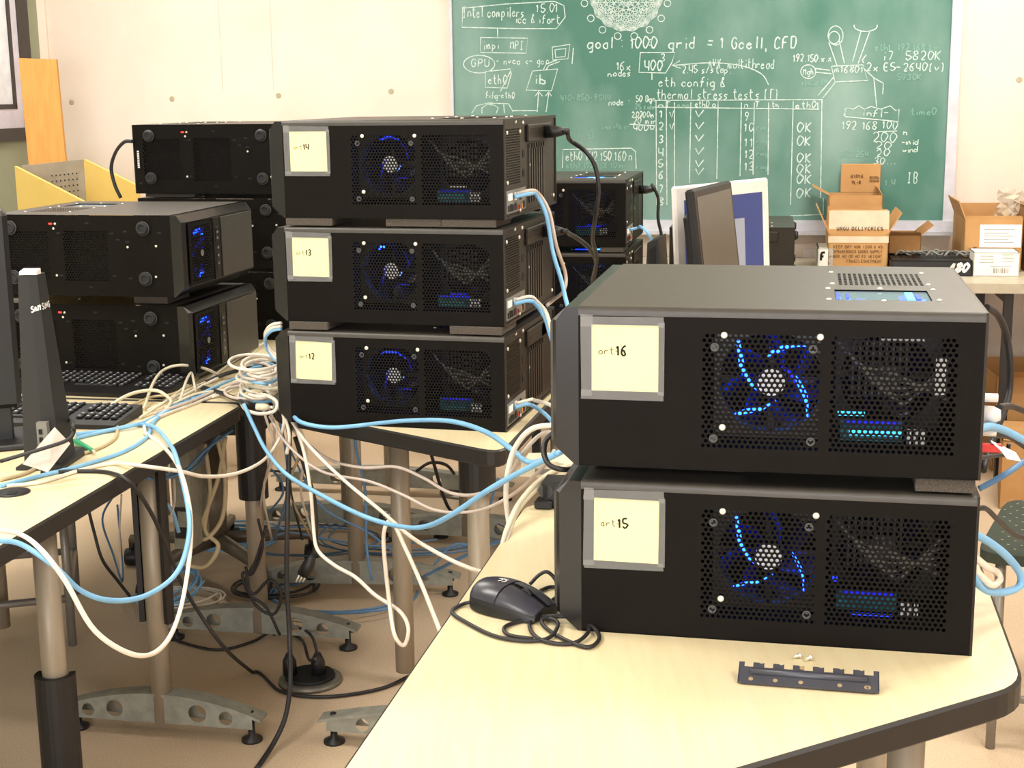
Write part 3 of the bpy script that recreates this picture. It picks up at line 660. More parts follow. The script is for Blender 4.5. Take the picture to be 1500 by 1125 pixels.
# cyan LEDs inside the right-hand cases
b = MB(); b.box(.313, .345, .012, .014, .071, .076); b.build('board_light', 'cyan', CASES['16'])
b = MB(); b.box(.327, .388, .010, .012, .0475, .0535); b.build('memory_light', 'cyan', CASES['16'])
b = MB(); b.box(.335, .385, .010, .012, .040, .043); b.build('memory_light', 'ledm', CASES['15'])
b = MB(); b.box(.312, .318, .010, .012, .082, .088); b.build('board_light', 'ledm', CASES['15'])
b = MB(); b.box(.424, .436, .010, .012, .1, .145); b.build('cable_clip', 'hub', CASES['16'])
b = MB(); b.box(.36, .41, .010, .012, .162, .166); b.build('cable_clip', 'hub', CASES['16'])
for k in ('14', '13', '12'):
    b = MB(); b.box(.34, .39, .010, .012, .04, .052); b.build('memory_light', 'pcb', CASES[k])
    b = MB(); b.box(.36, .395, .010, .0115, .062, .066); b.build('board_light', 'hub' if k == '14' else 'leddim', CASES[k])
# lit top windows
for k in ('16', 'D1', 'D2'):
    g = CASES[k]
    for x_, y_, w2, mm in ((.402, .14, .006, 'cyan2'), (.394, .15, .005, 'ledm'), (.418, .12, .003, 'led'), (.313, .13, .003, 'cyan2'), (.326, .125, .002, 'led'), (.34, .12, .006, 'leddim')):
        b = MB(); b.box(x_ - w2, x_ + w2, y_ - .03, y_ + .03, H - .010, H - .006, .001); b.build('window_light', mm, g)
    b = MB(); b.box(.30, .43, .085, .19, H - .03, H - .028); b.build('window_liner', 'comp', g)
    glow(g, .12, (.40, .12, H - .018), .004, (.15, .5, 1))
for k in ('D1', 'D2'):
    b = MB(); b.box(.345, .395, .105, .135, H - .0016, H - .0004, .0003); b.build('window_light', 'cyan2', CASES[k])
    b = MB(); b.box(.30, .345, .10, .12, H - .0016, H - .0004, .0003); b.build('window_light', 'ledm', CASES[k])
    glow(CASES[k], .02, (.37, .11, H + .006), .004)
for x0_, x1_, y0_, y1_, mm in ((.395, .405, .105, .17, 'cyan2'), (.407, .412, .11, .15, 'ledm'), (.309, .314, .10, .16, 'ledm'), (.322, .325, .11, .155, 'ledm')):
    b = MB(); b.box(x0_, x1_, y0_, y1_, H - .0017, H - .0006, .0004); b.build('window_light', mm, CASES['16'])
# barcode sticker on C1
b = MB(); b.box(.462, .468, D, D + .0006, .075, .125); b.build('barcode_sticker', 'paper', CASES['C1'])
b = MB()
for k in range(9): b.box(.4625, .4675, D + .0006, D + .0009, .079 + k * .005, .081 + k * .005)
b.build('barcode', 'ink', child(CASES['C1'], 'barcode_sticker')[0])

# foam spacers between the stacked cases
def foam(key, x0, x1, y0, y1, label, flip=False, th=None, zz=None):
    r = CASES[key]; h = th or (ST - H - .0004)
    b = MB(); b.box(0, x1 - x0, 0, y1 - y0, 0, h, .001)
    a = r.rotation_euler.z; o = b.build('foam_pad', 'foam')
    o.rotation_euler.z = a; o.location = r.location + Vector((x0 * cos(a) - y0 * sin(a), x0 * sin(a) + y0 * cos(a), H + .0005 if zz is None else zz))
    o.location.z += .0025 if zz is None else 0
    tag(o, label, 'foam pad', 'grey foam pads between stacked computers'); o.scale.z = (h - .0028) / h if zz is None else 1
foam('13', .003, .108, .002, .10, 'grey foam pad under left end of case art-14')
foam('13', .225, .345, .004, .12, 'long grey foam pad under middle of case art-14')
foam('13', .346, .462, .002, .12, 'grey foam pad under right end of case art-14')
foam('12', .003, .09, .002, .10, 'grey foam pad under left end of case art-13')
foam('12', .36, .472, .002, .12, 'grey foam pad under right end of case art-13')
foam('15', .405, .474, .004, .12, 'grey foam pad under right end of case art-16')
foam('15', .004, .20, .06, .16, 'dark foam pad under left end of case art-16')
foam('B', .03, .12, .30, .43, 'grey foam pad between the two left table cases', th=.0235)
foam('C2', .30, .46, .33, .43, 'grey foam pad under top case of far left stack')
foam('C3', .30, .46, .33, .43, 'grey foam pad under middle case of far left stack')
foam('D2', .40, .47, .004, .12, 'grey foam pad between the two cases behind the middle stack')

# ================================================================== TABLES
def rounded(poly, r=.05, n=5):
    out = []; N = len(poly)
    for i in range(N):
        p0, p, p1 = Vector(poly[i - 1]), Vector(poly[i]), Vector(poly[(i + 1) % N])
        d0 = (p0 - p).normalized(); d1 = (p1 - p).normalized(); a, c = p + d0 * r, p + d1 * r
        for k in range(n + 1):
            t = k / n; q = a * (1 - t) ** 2 + p * 2 * t * (1 - t) + c * t * t; out.append((q.x, q.y))
    return out
def table(name, poly, z, label, legs, th=.036, feet=(), sleeves=(), r=.05, group=None, legr=.0235):
    c = Vector((sum(p[0] for p in poly) / len(poly), sum(p[1] for p in poly) / len(poly)))
    t = empty(name, (c.x, c.y, 0), 0, label, 'table', group)
    rp = [(x - c.x, y - c.y) for x, y in rounded(poly, r)]
    ins = []
    n = len(rp)
    for i in range(n):
        a, b_ = Vector(rp[i - 1]), Vector(rp[(i + 1) % n]); tg_ = (b_ - a).normalized(); nn = Vector((-tg_.y, tg_.x)); q = Vector(rp[i]); 
        if nn.dot(-q) < 0: nn = -nn
        ins.append((q + nn * .0045)[:])
    mb = MB(); mb.prism(ins, z - .004, z); mb.build('tabletop', 'wood', t)
    mb = MB(); k = len(rp); prof = [(0, z - .0005, 1), (0, z - .004, 0), (0, z - th + .004, 0), (0, z - th, 1)]
    vs = []
    for _, zz, i_ in prof: vs += [((a[0] if i_ == 0 else b_[0]), (a[1] if i_ == 0 else b_[1]), zz) for a, b_ in zip(rp, ins)]
    mb.add(vs, [(j * k + i, j * k + (i + 1) % k, (j + 1) * k + (i + 1) % k, (j + 1) * k + i) for j in range(3) for i in range(k)] + [tuple(3 * k + i for i in range(k))])
    mb.build('edge_band', 'edge', t)
    # under frame
    mb = MB()
    for i in range(len(legs)):
        a = Vector((legs[i][0] - c.x, legs[i][1] - c.y, z - th - .016)); b_ = Vector((legs[(i + 1) % len(legs)][0] - c.x, legs[(i + 1) % len(legs)][1] - c.y, z - th - .016)); mb.tube([a, b_], .014, 4)
    mb.build('under_frame', 'edge', t)
    for i, (x, y) in enumerate(legs):
        mb = MB(); mb.lathe([(legr, .035), (legr, z - th)], (x - c.x, y - c.y, 0), 'z', 20); lg = mb.build('leg', 'legm', t)
        for (j, z0, z1, *so) in sleeves:
            if j == i: 
                mb = MB(); X, Y = x - c.x, y - c.y; sr2 = legr + .011
                pts = [(X + sr2 * 1.12 * cos(a), Y + sr2 * 1.12 * sin(a)) for a in [R(q + (so[0] if so else 0)) for q in range(-205, 26, 15)]]
                inn = [(X + (legr + .003) * cos(a), Y + (legr + .003) * sin(a)) for a in [R(q + (so[0] if so else 0)) for q in range(-205, 26, 15)]][::-1]
                mb.prism(pts + inn, z0, z1); mb.build('leg_sleeve', 'blk', lg, label='black plastic cable sleeve')
    for (i, ang, half) in feet:
        x, y = legs[i]; a = R(ang); mb = MB(); N = 14; tw = .022
        # shallow arched bar: flat top, curved, with open side web
        top_ = []
        for q in range(N + 1):
            s_ = -half + 2 * half * q / N; zz = .105 - .045 * (s_ / half) ** 2
            top_.append((s_, zz))
        vs = []
        for s_, zz in top_:
            for w_, dz in ((-tw, 0), (tw, 0), (tw, -.007), (-tw, -.007)):
                vs.append((x - c.x + s_ * cos(a) - w_ * sin(a), y - c.y + s_ * sin(a) + w_ * cos(a), zz + dz))
        mb.add(vs, [(q * 4 + k_, q * 4 + (k_ + 1) % 4, (q + 1) * 4 + (k_ + 1) % 4, (q + 1) * 4 + k_) for q in range(N) for k_ in range(4)] + [(0, 1, 2, 3), (4 * N, 4 * N + 1, 4 * N + 2, 4 * N + 3)])
        ft = mb.build('foot', 'foot', t)
        # web plate with round holes
        hs = [-half * .72, -half * .45, half * .38, half * .66]
        for sgn in (-1, 1):
            mb = MB()
            q0 = -half + .03
            def V(s_, zz, sg=sgn): return (x - c.x + s_ * cos(a) - sg * (tw - .002) * sin(a), y - c.y + s_ * sin(a) + sg * (tw - .002) * cos(a), zz)
            cells = []
            last = -half + .02
            for h_ in hs + [None]:
                e_ = (h_ - .03) if h_ is not None else half - .02
                m_ = max(2, int((e_ - last) / .03))
                for k_ in range(m_):
                    s0, s1 = last + (e_ - last) * k_ / m_, last + (e_ - last) * (k_ + 1) / m_
                    zt = lambda s_: .100 - .045 * (s_ / half) ** 2
                    mb.add([V(s0, .035), V(s1, .035), V(s1, zt(s1)), V(s0, zt(s0))], [(0, 1, 2, 3)])
                if h_ is None: break
                zt = lambda s_: .100 - .045 * (s_ / half) ** 2
                cz = .035 + (zt(h_) - .035) * .5; rr = min(.021, (zt(h_) - .035) * .36)
                ring = [(h_ + rr * cos(k_ * pi / 8), cz + rr * sin(k_ * pi / 8)) for k_ in range(16)]
                sqr = []
                for k_ in range(16):
                    dx2, dz2 = cos(k_ * pi / 8), sin(k_ * pi / 8); sc = 1 / max(abs(dx2), abs(dz2)); hh_ = dz2 * sc
                    px_ = h_ + .03 * dx2 * sc; sqr.append((px_, (cz + (zt(px_) - cz) * hh_) if hh_ > 0 else (cz + (cz - .035) * hh_)))
                mb.add([V(*p_) for p_ in ring] + [V(*p_) for p_ in sqr], [(k_, (k_ + 1) % 16, 16 + (k_ + 1) % 16, 16 + k_) for k_ in range(16)])
                last = h_ + .03
            mb.build('web_plate', 'foot', ft)
        for sg in (-1, 1):
            s_ = sg * (half - .03); X, Y = x - c.x + s_ * cos(a), y - c.y + s_ * sin(a)
            mb = MB(); mb.lathe([(.024, .0), (.024, .006), (.008, .014), (.007, .07)], (X, Y, 0), 'z', 14); mb.build('glide', 'blk', ft)
    return t
def P2(v): return (v.x, v.y)
# right table
table('trapezoid_table', [(-.236, 1.105), (.590, 1.562), (.735, 2.28), (.02, 2.34)], ZR, 'maple laminate table with black edge in right foreground, under cases art-15 and art-16',
      [(.50, 1.72), (.57, 2.15), (.12, 2.2), (-.08, 1.35)], feet=[(1, -12, .3)], r=.045)
# middle table
table('trapezoid_table', [(-.022, 2.735), (.22, 3.80), (-.44, 4.10), (-.55, 3.185)], ZM, 'maple laminate table with black edge under the middle stack of cases',
      [(-.075, 2.93), (-.27, 3.32), (-.455, 3.98), (.12, 3.6)], feet=[(0, -12, .37), (2, -5, .3)], r=.06, sleeves=[(0, .60, .69)])
# left tables
e1 = Vector((-.627, 3.30)); dr = Vector((.184, .983)); dn = Vector((-.983, .184))
near = e1 - dr * 1.75
table('work_table', [P2(near), P2(e1), P2(e1 + dn * 1.3), P2(near + dn * 1.3)], ZL, 'maple laminate work table with black edge at left, nearest the camera',
      [P2(aty(70, 860, 2.62)), (-.80, 3.055), P2(e1 + dn * 1.1 - dr * .2), P2(near + dn * 1.1 + dr * .3)], feet=[(1, -11, .24)], sleeves=[(0, .0, .33), (1, .27, .67, 165)], r=.04)
far = e1 + dr * .012
table('work_table', [P2(far), P2(far + dr * 1.38), P2(far + dr * 1.38 + dn * .95), P2(far + dn * .95)], ZL, 'maple laminate work table behind the near left one, under the far left stack',
      [(-.672, 3.60), P2(far + dr * 1.25 + dn * .15), P2(far + dr * 1.25 + dn * .8), P2(far + dn * .8 + dr * .2)], feet=[(0, -11, .27), (1, -11, .34)], sleeves=[(0, .40, .67)], r=.04)
# back table
table('work_table', [(-.29, 4.20), (1.05, 3.86), (1.25, 4.86), (-.50, 5.2), (-.33, 4.70)], ZB, 'maple laminate table under the two monitors and the pair of cases behind',
      [(-.15, 4.42), (.92, 4.05), (1.1, 4.75), (-.44, 5.02)], feet=[(0, -12, .30), (3, -12, .45)], r=.05)
# yellow carrel table far left
table('work_table', [(-2.08, 5.36), (-1.0, 5.14), (-.92, 5.52), (-1.98, 5.76)], ZB, 'table far left against the back wall under the yellow study carrel', [(-1.95, 5.43), (-1.1, 5.26), (-1.05, 5.46), (-1.9, 5.64)], r=.04)

# grey counter along the back wall at right
def along(s, h, z): p = W3(s, z, h); return p
cs0 = wallpix(1150, 400)[0]; cnt = empty('wall_counter', W3(cs0, 0, .4), 0, 'grey counter running along the back wall at right, under the boxes', 'counter')
def cput(mb, name, m): mb.v = [tuple(Vector(v) - cnt.location) for v in mb.v]; return mb.build(name, m, cnt)
b = MB(); wbox(b, cs0 - 1.0, WL - .01, .700, .735, .001, .78); cput(b, 'countertop', 'counter')
for s_ in (cs0 - .95, cs0 + .76, cs0 + 1.9):
    b = MB(); wbox(b, s_, s_ + .03, .0, .70, .70, .74); wbox(b, s_, s_ + .03, .0, .70, .03, .07); wbox(b, s_, s_ + .03, .66, .70, .07, .70); cput(b, 'leg', 'blk')

# ------------------------------------------------------------------ cartons on the counter
def carton(name, s0, s1, z0, z1, h0, h1, label, m='card', flaps=(), group='cardboard boxes on the back counter', yawd=0, closed=False):
    """s along the wall, h out from the wall (h0 far, h1 near)"""
    loc = W3((s0 + s1) / 2, z0, (h0 + h1) / 2); o = empty(name, loc, YAW + R(yawd), label, 'box', group)
    hx, hy, hz = (s1 - s0) / 2, (h1 - h0) / 2, z1 - z0; t = .004
    b = MB(); b.box(-hx, hx, -hy, hy, 0, t); b.box(-hx, hx, -hy, -hy + t, 0, hz); b.box(-hx, hx, hy - t, hy, 0, hz); b.box(-hx, -hx + t, -hy, hy, 0, hz); b.box(hx - t, hx, -hy, hy, 0, hz)
    if closed: b.box(-hx, hx, -hy, hy, hz - t, hz)
    b.build('carton_body', m, o)
    for side, ln, ang in flaps:   # side: n (near) f (far) l r ; ang from vertical, positive leans outward
        a = R(ang); b = MB(); dz, do = ln * cos(a), ln * sin(a)
        if side == 'n': vs = [(-hx, -hy, hz), (hx, -hy, hz), (hx - .006, -hy - do, hz + dz), (-hx + .006, -hy - do, hz + dz)]; off = Vector((0, .004, 0))
        if side == 'f': vs = [(-hx, hy, hz), (hx, hy, hz), (hx - .006, hy + do, hz + dz), (-hx + .006, hy + do, hz + dz)]; off = Vector((0, -.004, 0))
        if side == 'l': vs = [(-hx, -hy, hz), (-hx, hy, hz), (-hx - do, hy - .006, hz + dz), (-hx - do, -hy + .006, hz + dz)]; off = Vector((.004, 0, .002))
        if side == 'r': vs = [(hx, -hy, hz), (hx, hy, hz), (hx + do, hy - .006, hz + dz), (hx + do, -hy + .006, hz + dz)]; off = Vector((-.004, 0, .002))
        vs2 = [tuple(Vector(v) + off) for v in vs]
        b.add(vs + vs2, [(0, 1, 2, 3), (7, 6, 5, 4), (0, 1, 5, 4), (1, 2, 6, 5), (2, 3, 7, 6), (3, 0, 4, 7)]); b.build('flap', m, o)
    return o, hx, hy, hz
def ws(u, v, h): return wallpix(u, v, h)
h1 = .50
s0, zt = ws(1214, 338, h1); s1, _ = ws(1302, 338, h1)
o, hx, hy, hz = carton('cardboard_box', s0, s1, .7355, ws(1258, 342, h1)[1], .22, h1, 'tall taped brown box on the counter with printed lines on its front', flaps=[('n', .09, -6), ('l', .10, 25), ('r', .09, 32), ('f', .08, 0)])
Pn = lambda a, t, h: (a, -hy - .001 - h, t)
b = MB(); random.seed(3)
for k in range(4): lettering(b, ['KEEP DRY 40K 1200 X 45', 'SPBAREBOXED GOODS SUPPLY', 'BOX NO 00 N0 KG WEIGHT', 'FRAGILESHIPMENT'][k], -hx + .02 + (.05 if k == 3 else 0), hz - .055 - .018 * k, .010, hx * 2 - .04 - (.05 if k == 3 else 0), .0022, Pn)
b.build('printing', 'print_', o)
b = MB(); lettering(b, 'URGU DELIVERIES', -hx + .03, hz + .012, .012, hx * 2 - .05, .0022, lambda a, t, h: (a, -hy - .0025 + (t - hz) * .11 - h, t)); b.build('handwriting', 'ink', o)
b = MB(); b.add([(-hx - .001, -hy - .0015, hz - .035), (hx + .001, -hy - .0015, hz - .035), (hx, -hy + .006, hz + .085), (-hx, -hy + .006, hz + .085)], [(0, 1, 2, 3)]); b.build('packing_tape', 'ctape', o)
# open box on top of it, standing slightly behind
zt2 = ws(1258, 290, .34)[1]; s0, _ = ws(1216, 300, .34); s1, _ = ws(1297, 300, .34)
o2, hx2, hy2, hz2 = carton('cardboard_box', s0, s1, .7355, zt2, .04, .20, 'open brown box with upright printed flap, behind the taped box', flaps=[('l', .07, 62), ('r', .03, -30)])
b = MB(); b.box(-hx2 * .5, hx2, hy2 - .004, hy2, hz2, hz2 + .115, .002); fu = b.build('flap', 'card', o2)
Pq = lambda a, t, h: (a, hy2 - .005 - h, t)
b = MB(); lettering(b, '61016', -.012, hz2 + .06, .012, .05, .003, Pq); lettering(b, '9L-8', -.007, hz2 + .035, .012, .035, .003, Pq); lettering(b, 'BEXTERA', .062, hz2 + .055, .01, .036, .002, Pq); lettering(b, 'EXTERIOR', .062, hz2 + .042, .009, .036, .002, Pq); b.build('printing', 'print_', fu)
# low open box to the right
s0, _ = ws(1302, 360, .4); s1, _ = ws(1349, 360, .4); zt = ws(1320, 345, .4)[1]
carton('cardboard_box', s0, s1, .7355 + .062, zt, .2, .4, 'small open brown box resting on the black boxes, right of the taped one', flaps=[('r', .06, 50), ('n', .03, 60)], m='cardd')
# white box with a letter
s0, _ = ws(1198, 375, .5); s1, _ = ws(1212, 375, .5); zt = ws(1205, 364, .5)[1]
o, hx, hy, hz = carton('product_box', s0, s1 + .02, .7355, zt, .30, .5, 'narrow white box with black letter F left of the taped box', m='paper', closed=True)
b = MB(); lettering(b, 'F', -hx + .012, hz - .045, .03, .018, .008, lambda a, t, h: (a, -hy - .001 - h, t)); b.build('printing', 'ink', o)
# flat black boxes, the upper one marked 480
s0, _ = ws(1305, 395, .58); s1, _ = ws(1424, 395, .58)
zt = ws(1380, 382, .58)[1]
o, hx, hy, hz = carton('product_box', s0, s1, .7355, zt, .28, .58, 'flat black box marked 480 in front on the counter', m='blk', closed=True)
b = MB(); lettering(b, '#80', hx - .085, hz * .3, .030, .065, .009, lambda a, t, h: (a + (t) * .25, -hy - .001 - h, t)); b.build('printing', 'paper', o)
# bags on the black box
b = MB(); random.seed(9)
for k in range(12):
    x = -.12 + .022 * k; b.tube(spline([(x, random.uniform(-.05, .03), .004), (x + .02, random.uniform(-.05, .03), .022), (x + .05, random.uniform(-.05, .03), .008), (x + .07, .0, .018)], 4), .004, 5)
p = W3((s0 + s1) / 2 - .0, zt + .0015, .44); o = b.build('cable_bag', 'comp', None, p, YAW); tag(o, 'heap of grey bagged cables lying on the flat black box', 'cables')
# right open carton
h1 = .44; s0, _ = ws(1412, 360, h1); s1, _ = ws(1497, 360, h1); zt = ws(1450, 321, h1)[1]
o, hx, hy, hz = carton('cardboard_box', s0, s1, .7355, zt, .10, h1, 'open brown box at the far right behind the white label box', flaps=[('l', .07, 22), ('f', .035, 0), ('n', .012, 5)])
b = MB(); b.box(-hx + .055, hx - .004, -hy - .002, -hy - .0005, hz - .105, hz - .02); la = b.build('shipping_label', 'paper', o)
b = MB()
for k in range(5): b.box(-hx + .07, hx - .03 - .02 * (k % 2), -hy - .0026, -hy - .002, hz - .04 - .012 * k, hz - .038 - .012 * k)
b.build('printing', 'comp', la)
b = MB(); lettering(b, '11', -hx + .035, .08, .014, .012, .003, lambda a, t, h: (a, -hy - .001 - h, t)); b.build('printing', 'ink', o)
b = MB(); rw = []
for r_ in range(7):
    for c_ in range(5): rw.append((hx - .075 + c_ * .02 + .006 * r_ * (1 if c_ > 1 else .2), .02 + .012 * sin(c_ * 2.3 + r_ * 1.7), hz - .01 + r_ * .019 - abs(c_ - 1) * .006 * (r_ > 3)))
b.add(rw, [(r_ * 5 + c_, r_ * 5 + c_ + 1, r_ * 5 + c_ + 6, r_ * 5 + c_ + 5) for r_ in range(6) for c_ in range(4)])
b.build('bubble_wrap', 'bubble', o)
s0, _ = ws(1425, 385, .56); s1, _ = ws(1492, 385, .56); zt = ws(1460, 369, .56)[1]
o, hx, hy, hz = carton('product_box', s0, s1, .7355, zt, .446, .58, 'white box with barcode label in front of the far right carton', m='paper', closed=True)
b = MB(); random.seed(5)
for k in range(16): b.box(-.01 + k * .0035, -.01 + k * .0035 + random.choice((.001, .002)), -hy - .0008, -hy, .012, .03)
for k in range(3): b.box(-hx + .02, -hx + .07, -hy - .0008, -hy, .05 + .012 * k, .0515 + .012 * k); b.box(.015, .06, -hy - .0008, -hy, .055 + .012 * k, .0565 + .012 * k)
b.box(-.02, .055, -hy - .0008, -hy, .036, .037); b.build('printing', 'comp', o)
s0, _ = ws(1500, 360, h1)
carton('cardboard_box', s0 + .01, s0 + .3, .7355, ws(1500, 305, h1)[1], .1, h1, 'brown box at the very right edge of the counter', m='cardd', closed=True)
# boxes on the floor under the counter
s0, _ = ws(1440, 560, .6)
carton('cardboard_box', s0 + .04, s0 + .60, .0, .36, .14, .56, 'large brown box on the floor under the counter', flaps=[('n', .12, 70), ('r', .1, 40)], group='cardboard boxes under the back counter', yawd=3)
carton('cardboard_box', s0 + .02, s0 + .5, .0, .24, .80, 1.12, 'lower brown box on the floor in front of the counter', group='cardboard boxes under the back counter', yawd=-8, closed=True)

# outlet plate on the wall under the chalkboard
s_, t_ = wallpix(1190, 386); b = MB(); b.box(-.04, .04, -.006, 0, -.06, .06, .002); oo = b.build('outlet_cover', 'white', wall); oo.matrix_world = Matrix.Translation(W3(s_, t_, .0)) @ Matrix.Rotation(YAW, 4, 'Z')

# ------------------------------------------------------------------ case seen end-on on the counter behind the monitors
r = copy_tree(PROTO)
for c in list(r.children_recursive):
    if c.name.split('.')[0] in ('paper_note', 'handwriting', 'tape_strip', 'case_led_light', 'blade_glow_strip', 'window_light', 'cable_clip', 'board_light', 'memory_light'): bpy.data.objects.remove(c)
p0 = aty(981, 307, 5.18); r.location = (p0.x + .0, p0.y, .7355); r.rotation_euler.z = R(-90 - 6)
# local -y face points left... turn so that feet face right and the rear faces the camera
a = R(-100); r.rotation_euler.z = a; e1_ = Vector((cos(a), sin(a), 0)); e2_ = Vector((-sin(a), cos(a), 0))
r.location = Vector((p0.x, p0.y, .7365)) - e1_ * W
tag(r, 'black computer case on the back counter behind the white monitor, feet to the right', 'computer', 'black computer cases lying stacked on their sides')

# ================================================================== MONITORS
def monitor(name, loc, yaw, label, body, screen, w_, h_, bez, th, zb, tilt=-5, rim=.03, extra=None, base=(.11, .09)):
    """screen faces local -y; loc on the table"""
    t = empty(name, loc, yaw, label, 'monitor')
    tl = R(tilt)
    def K(x, y, z): yy, zz = y, z; return (x, yy * cos(tl) - zz * sin(tl), zb + yy * sin(tl) + zz * cos(tl))
    b = MB(); b.box(-w_ / 2, w_ / 2, 0, th * .45, 0, h_, .006); b.box(-w_ * .36, w_ * .36, th * .4, th, h_ * .15, h_ * .82, .012); b.v = [K(*v) for v in b.v]; b.build('housing', body, t)
    b = MB(); b.box(-w_ / 2 + bez, w_ / 2 - bez, -.0012, .001, bez + extra_chin(name), h_ - bez); b.v = [K(*v) for v in b.v]; b.build('screen', screen, t)
    b = MB(); b.prism([(-.035, .0), (.035, .0), (.028, zb + .12), (-.028, zb + .12)], th * .75, th * .75 + .02, 'y'); b.build('stand_neck', body, t)
    b = MB(); b.lathe([(base[0], 0), (base[0], .006), (base[0] * .85, .012)], (0, th * .5, 0), 'z', 28); b.build('stand_base', body, t)
    t['K'] = 0; del t['K']
    return t, K
def extra_chin(n): return .05 if n == 'desktop_monitor' else 0
pL = aty(997, 300, 4.0); pR = aty(1133, 300, 4.36); mid = (pL + pR) / 2; ya = math.atan2(pR.y - pL.y, pR.x - pL.x); wd = (Vector((pR.x, pR.y)) - Vector((pL.x, pL.y))).length
t, K = monitor('desktop_monitor', (mid.x, mid.y, ZB + .0005), ya, 'white framed monitor showing a blue desktop on the back table', 'white', 'scrblue', wd, .36, .040, .04, .055, tilt=-3)
b = MB(); b.box(-.02, .10, -.0022, -.0013, .10, .25); b.v = [K(*v) for v in b.v]; b.build('screen_window', 'scrwin', t)
b = MB(); b.box(-.004, .004, -.002, 0, .352 - .012, .352 - .004); b.v = [K(*v) for v in b.v]; b.build('camera_dot', 'ink', t)
# dark monitor in front
pL = aty(1010, 330, 3.78); pR = aty(1078, 330, 4.02); mid = (pL + pR) / 2; ya = math.atan2(pR.y - pL.y, pR.x - pL.x); wd = (Vector((pR.x, pR.y)) - Vector((pL.x, pL.y))).length
ya = math.atan2(.36, .15); wd = .40; mid = mid + Vector((.056, 0, 0))
t, K = monitor('dark_monitor', (mid.x - .015, mid.y + .01, ZB + .0005), ya, 'dark monitor turned sideways in front of the white monitor, its grey screen blank', 'blk', 'screen', wd, .352, .022, .055, .075, tilt=-7, base=(.09, .08))
# small dark wedge device
p = aty(962, 345, 4.1); b = MB(); zt = p.z
b.prism([(-.022, 0), (.035, 0), (.018, zt - ZB), (-.012, zt - ZB - .012)], -.10, .06, 'y'); o = b.build('speaker', 'blk', None, (p.x, p.y, ZB + .0005), R(-14))
b = MB(); b.prism([(-.012, .02), (.02, .02), (.011, zt - ZB - .02), (-.006, zt - ZB - .03)], -.104, -.10, 'y'); b.build('speaker_grille', 'dark', o)
tag(o, 'small black wedge-shaped speaker left of the white monitor', 'speaker')

# edge-on monitor on the near left table
base = aty(62, 655, 2.72)
t = empty('slim_device', (base.x, base.y, ZL + .0005), R(-4), 'slim upright black device with bright top and pale lettering on the near left table', 'device')
top = aty(40, 400, 2.72)
hh = top.z - ZL; lean = top.x - base.x
CF = [(3, 2, 1, 0), (4, 5, 6, 7), (0, 1, 5, 4), (1, 2, 6, 5), (2, 3, 7, 6), (3, 0, 4, 7)]
def lean_box(x0, x1, y0, y1, z0, z1, sh=0):
    f = lambda z: lean * z / hh
    g = lambda z: 1.45 - .72 * z / hh
    X = lambda x, z: x * g(z) + f(z)
    Y = lambda y, z: y * g(z)
    return [(X(x0, z0), y0, z0), (X(x1, z0), y0, z0), (X(x1, z0), Y(y1, z0), z0), (X(x0, z0), Y(y1, z0), z0), (X(x0, z1), y0, z1), (X(x1, z1), y0, z1), (X(x1, z1), Y(y1, z1), z1 + sh), (X(x0, z1), Y(y1, z1), z1 + sh)]
b = MB(); b.add(lean_box(-.028, .002, .004, .05, .01, hh - .006), CF); b.build('housing', 'blk', t)
b = MB(); b.add(lean_box(.002, .024, .0, .055, .01, hh - .004), CF); fb = b.build('front_bezel', 'rubber', t)
b = MB(); b.add(lean_box(-.022, .024, .0, .03, hh - .004, hh + .002, .004), CF); b.build('top_edge', 'white', t, label='bright top edge')
b = MB(); b.add(lean_box(-.002, .014, -.014, .0, .03, .095), CF); b.build('port_block', 'comp', t)
for k in range(3): b = MB(); b.box(.002 + lean * .3, .009 + lean * .3, -.0155, -.014, .040 + .016 * k, .050 + .016 * k); b.build('port', 'ink', t)
k0 = hh * .80
b = MB(); lettering(b, 'SAM', .002, 0, .011, .019, .0024, lambda a, tt, h: (a + lean * (k0 + tt) / hh, -.0008, k0 + tt + a * .3)); b.build('brand_lettering', 'hub', fb)
b = MB(); lettering(b, 'SUNG', 0, 0, .011, .038, .0024, lambda a, tt, h: (.0212 + .0008 - .018 * (tt / hh) + lean * (k0 + tt) / hh, .004 + a, k0 + .006 + tt)); b.build('brand_lettering', 'hub', fb)
b = MB(); b.prism([(-.05, 0), (.042, 0), (.042, .006), (.03, .012), (-.03, .012), (-.05, .006)], -.015, .13, 'y'); b.build('stand_base', 'blk', t)
# second monitor at the left frame edge
p = aty(4, 310, 2.9)
t = empty('side_monitor', (p.x - .035, p.y + .0, ZL + .0005), R(19.5), 'black monitor partly cut off at the left edge of the view', 'monitor')
b = MB(); b.box(-.03, .04, 0, .10, .08, p.z - ZL, .01); b.build('housing', 'blk', t)
b = MB(); b.box(-.034, -.03, .01, .09, .10, p.z - ZL - .02); b.build('screen', 'screen', t)
b = MB(); b.box(-.02, .02, .02, .08, .0, .1, .004); b.box(-.10, .08, -.04, .14, 0, .012, .003); b.build('stand', 'blk', t)
# beige wedge telephone-like box at the left edge
p = atz(14, 560, ZL); 

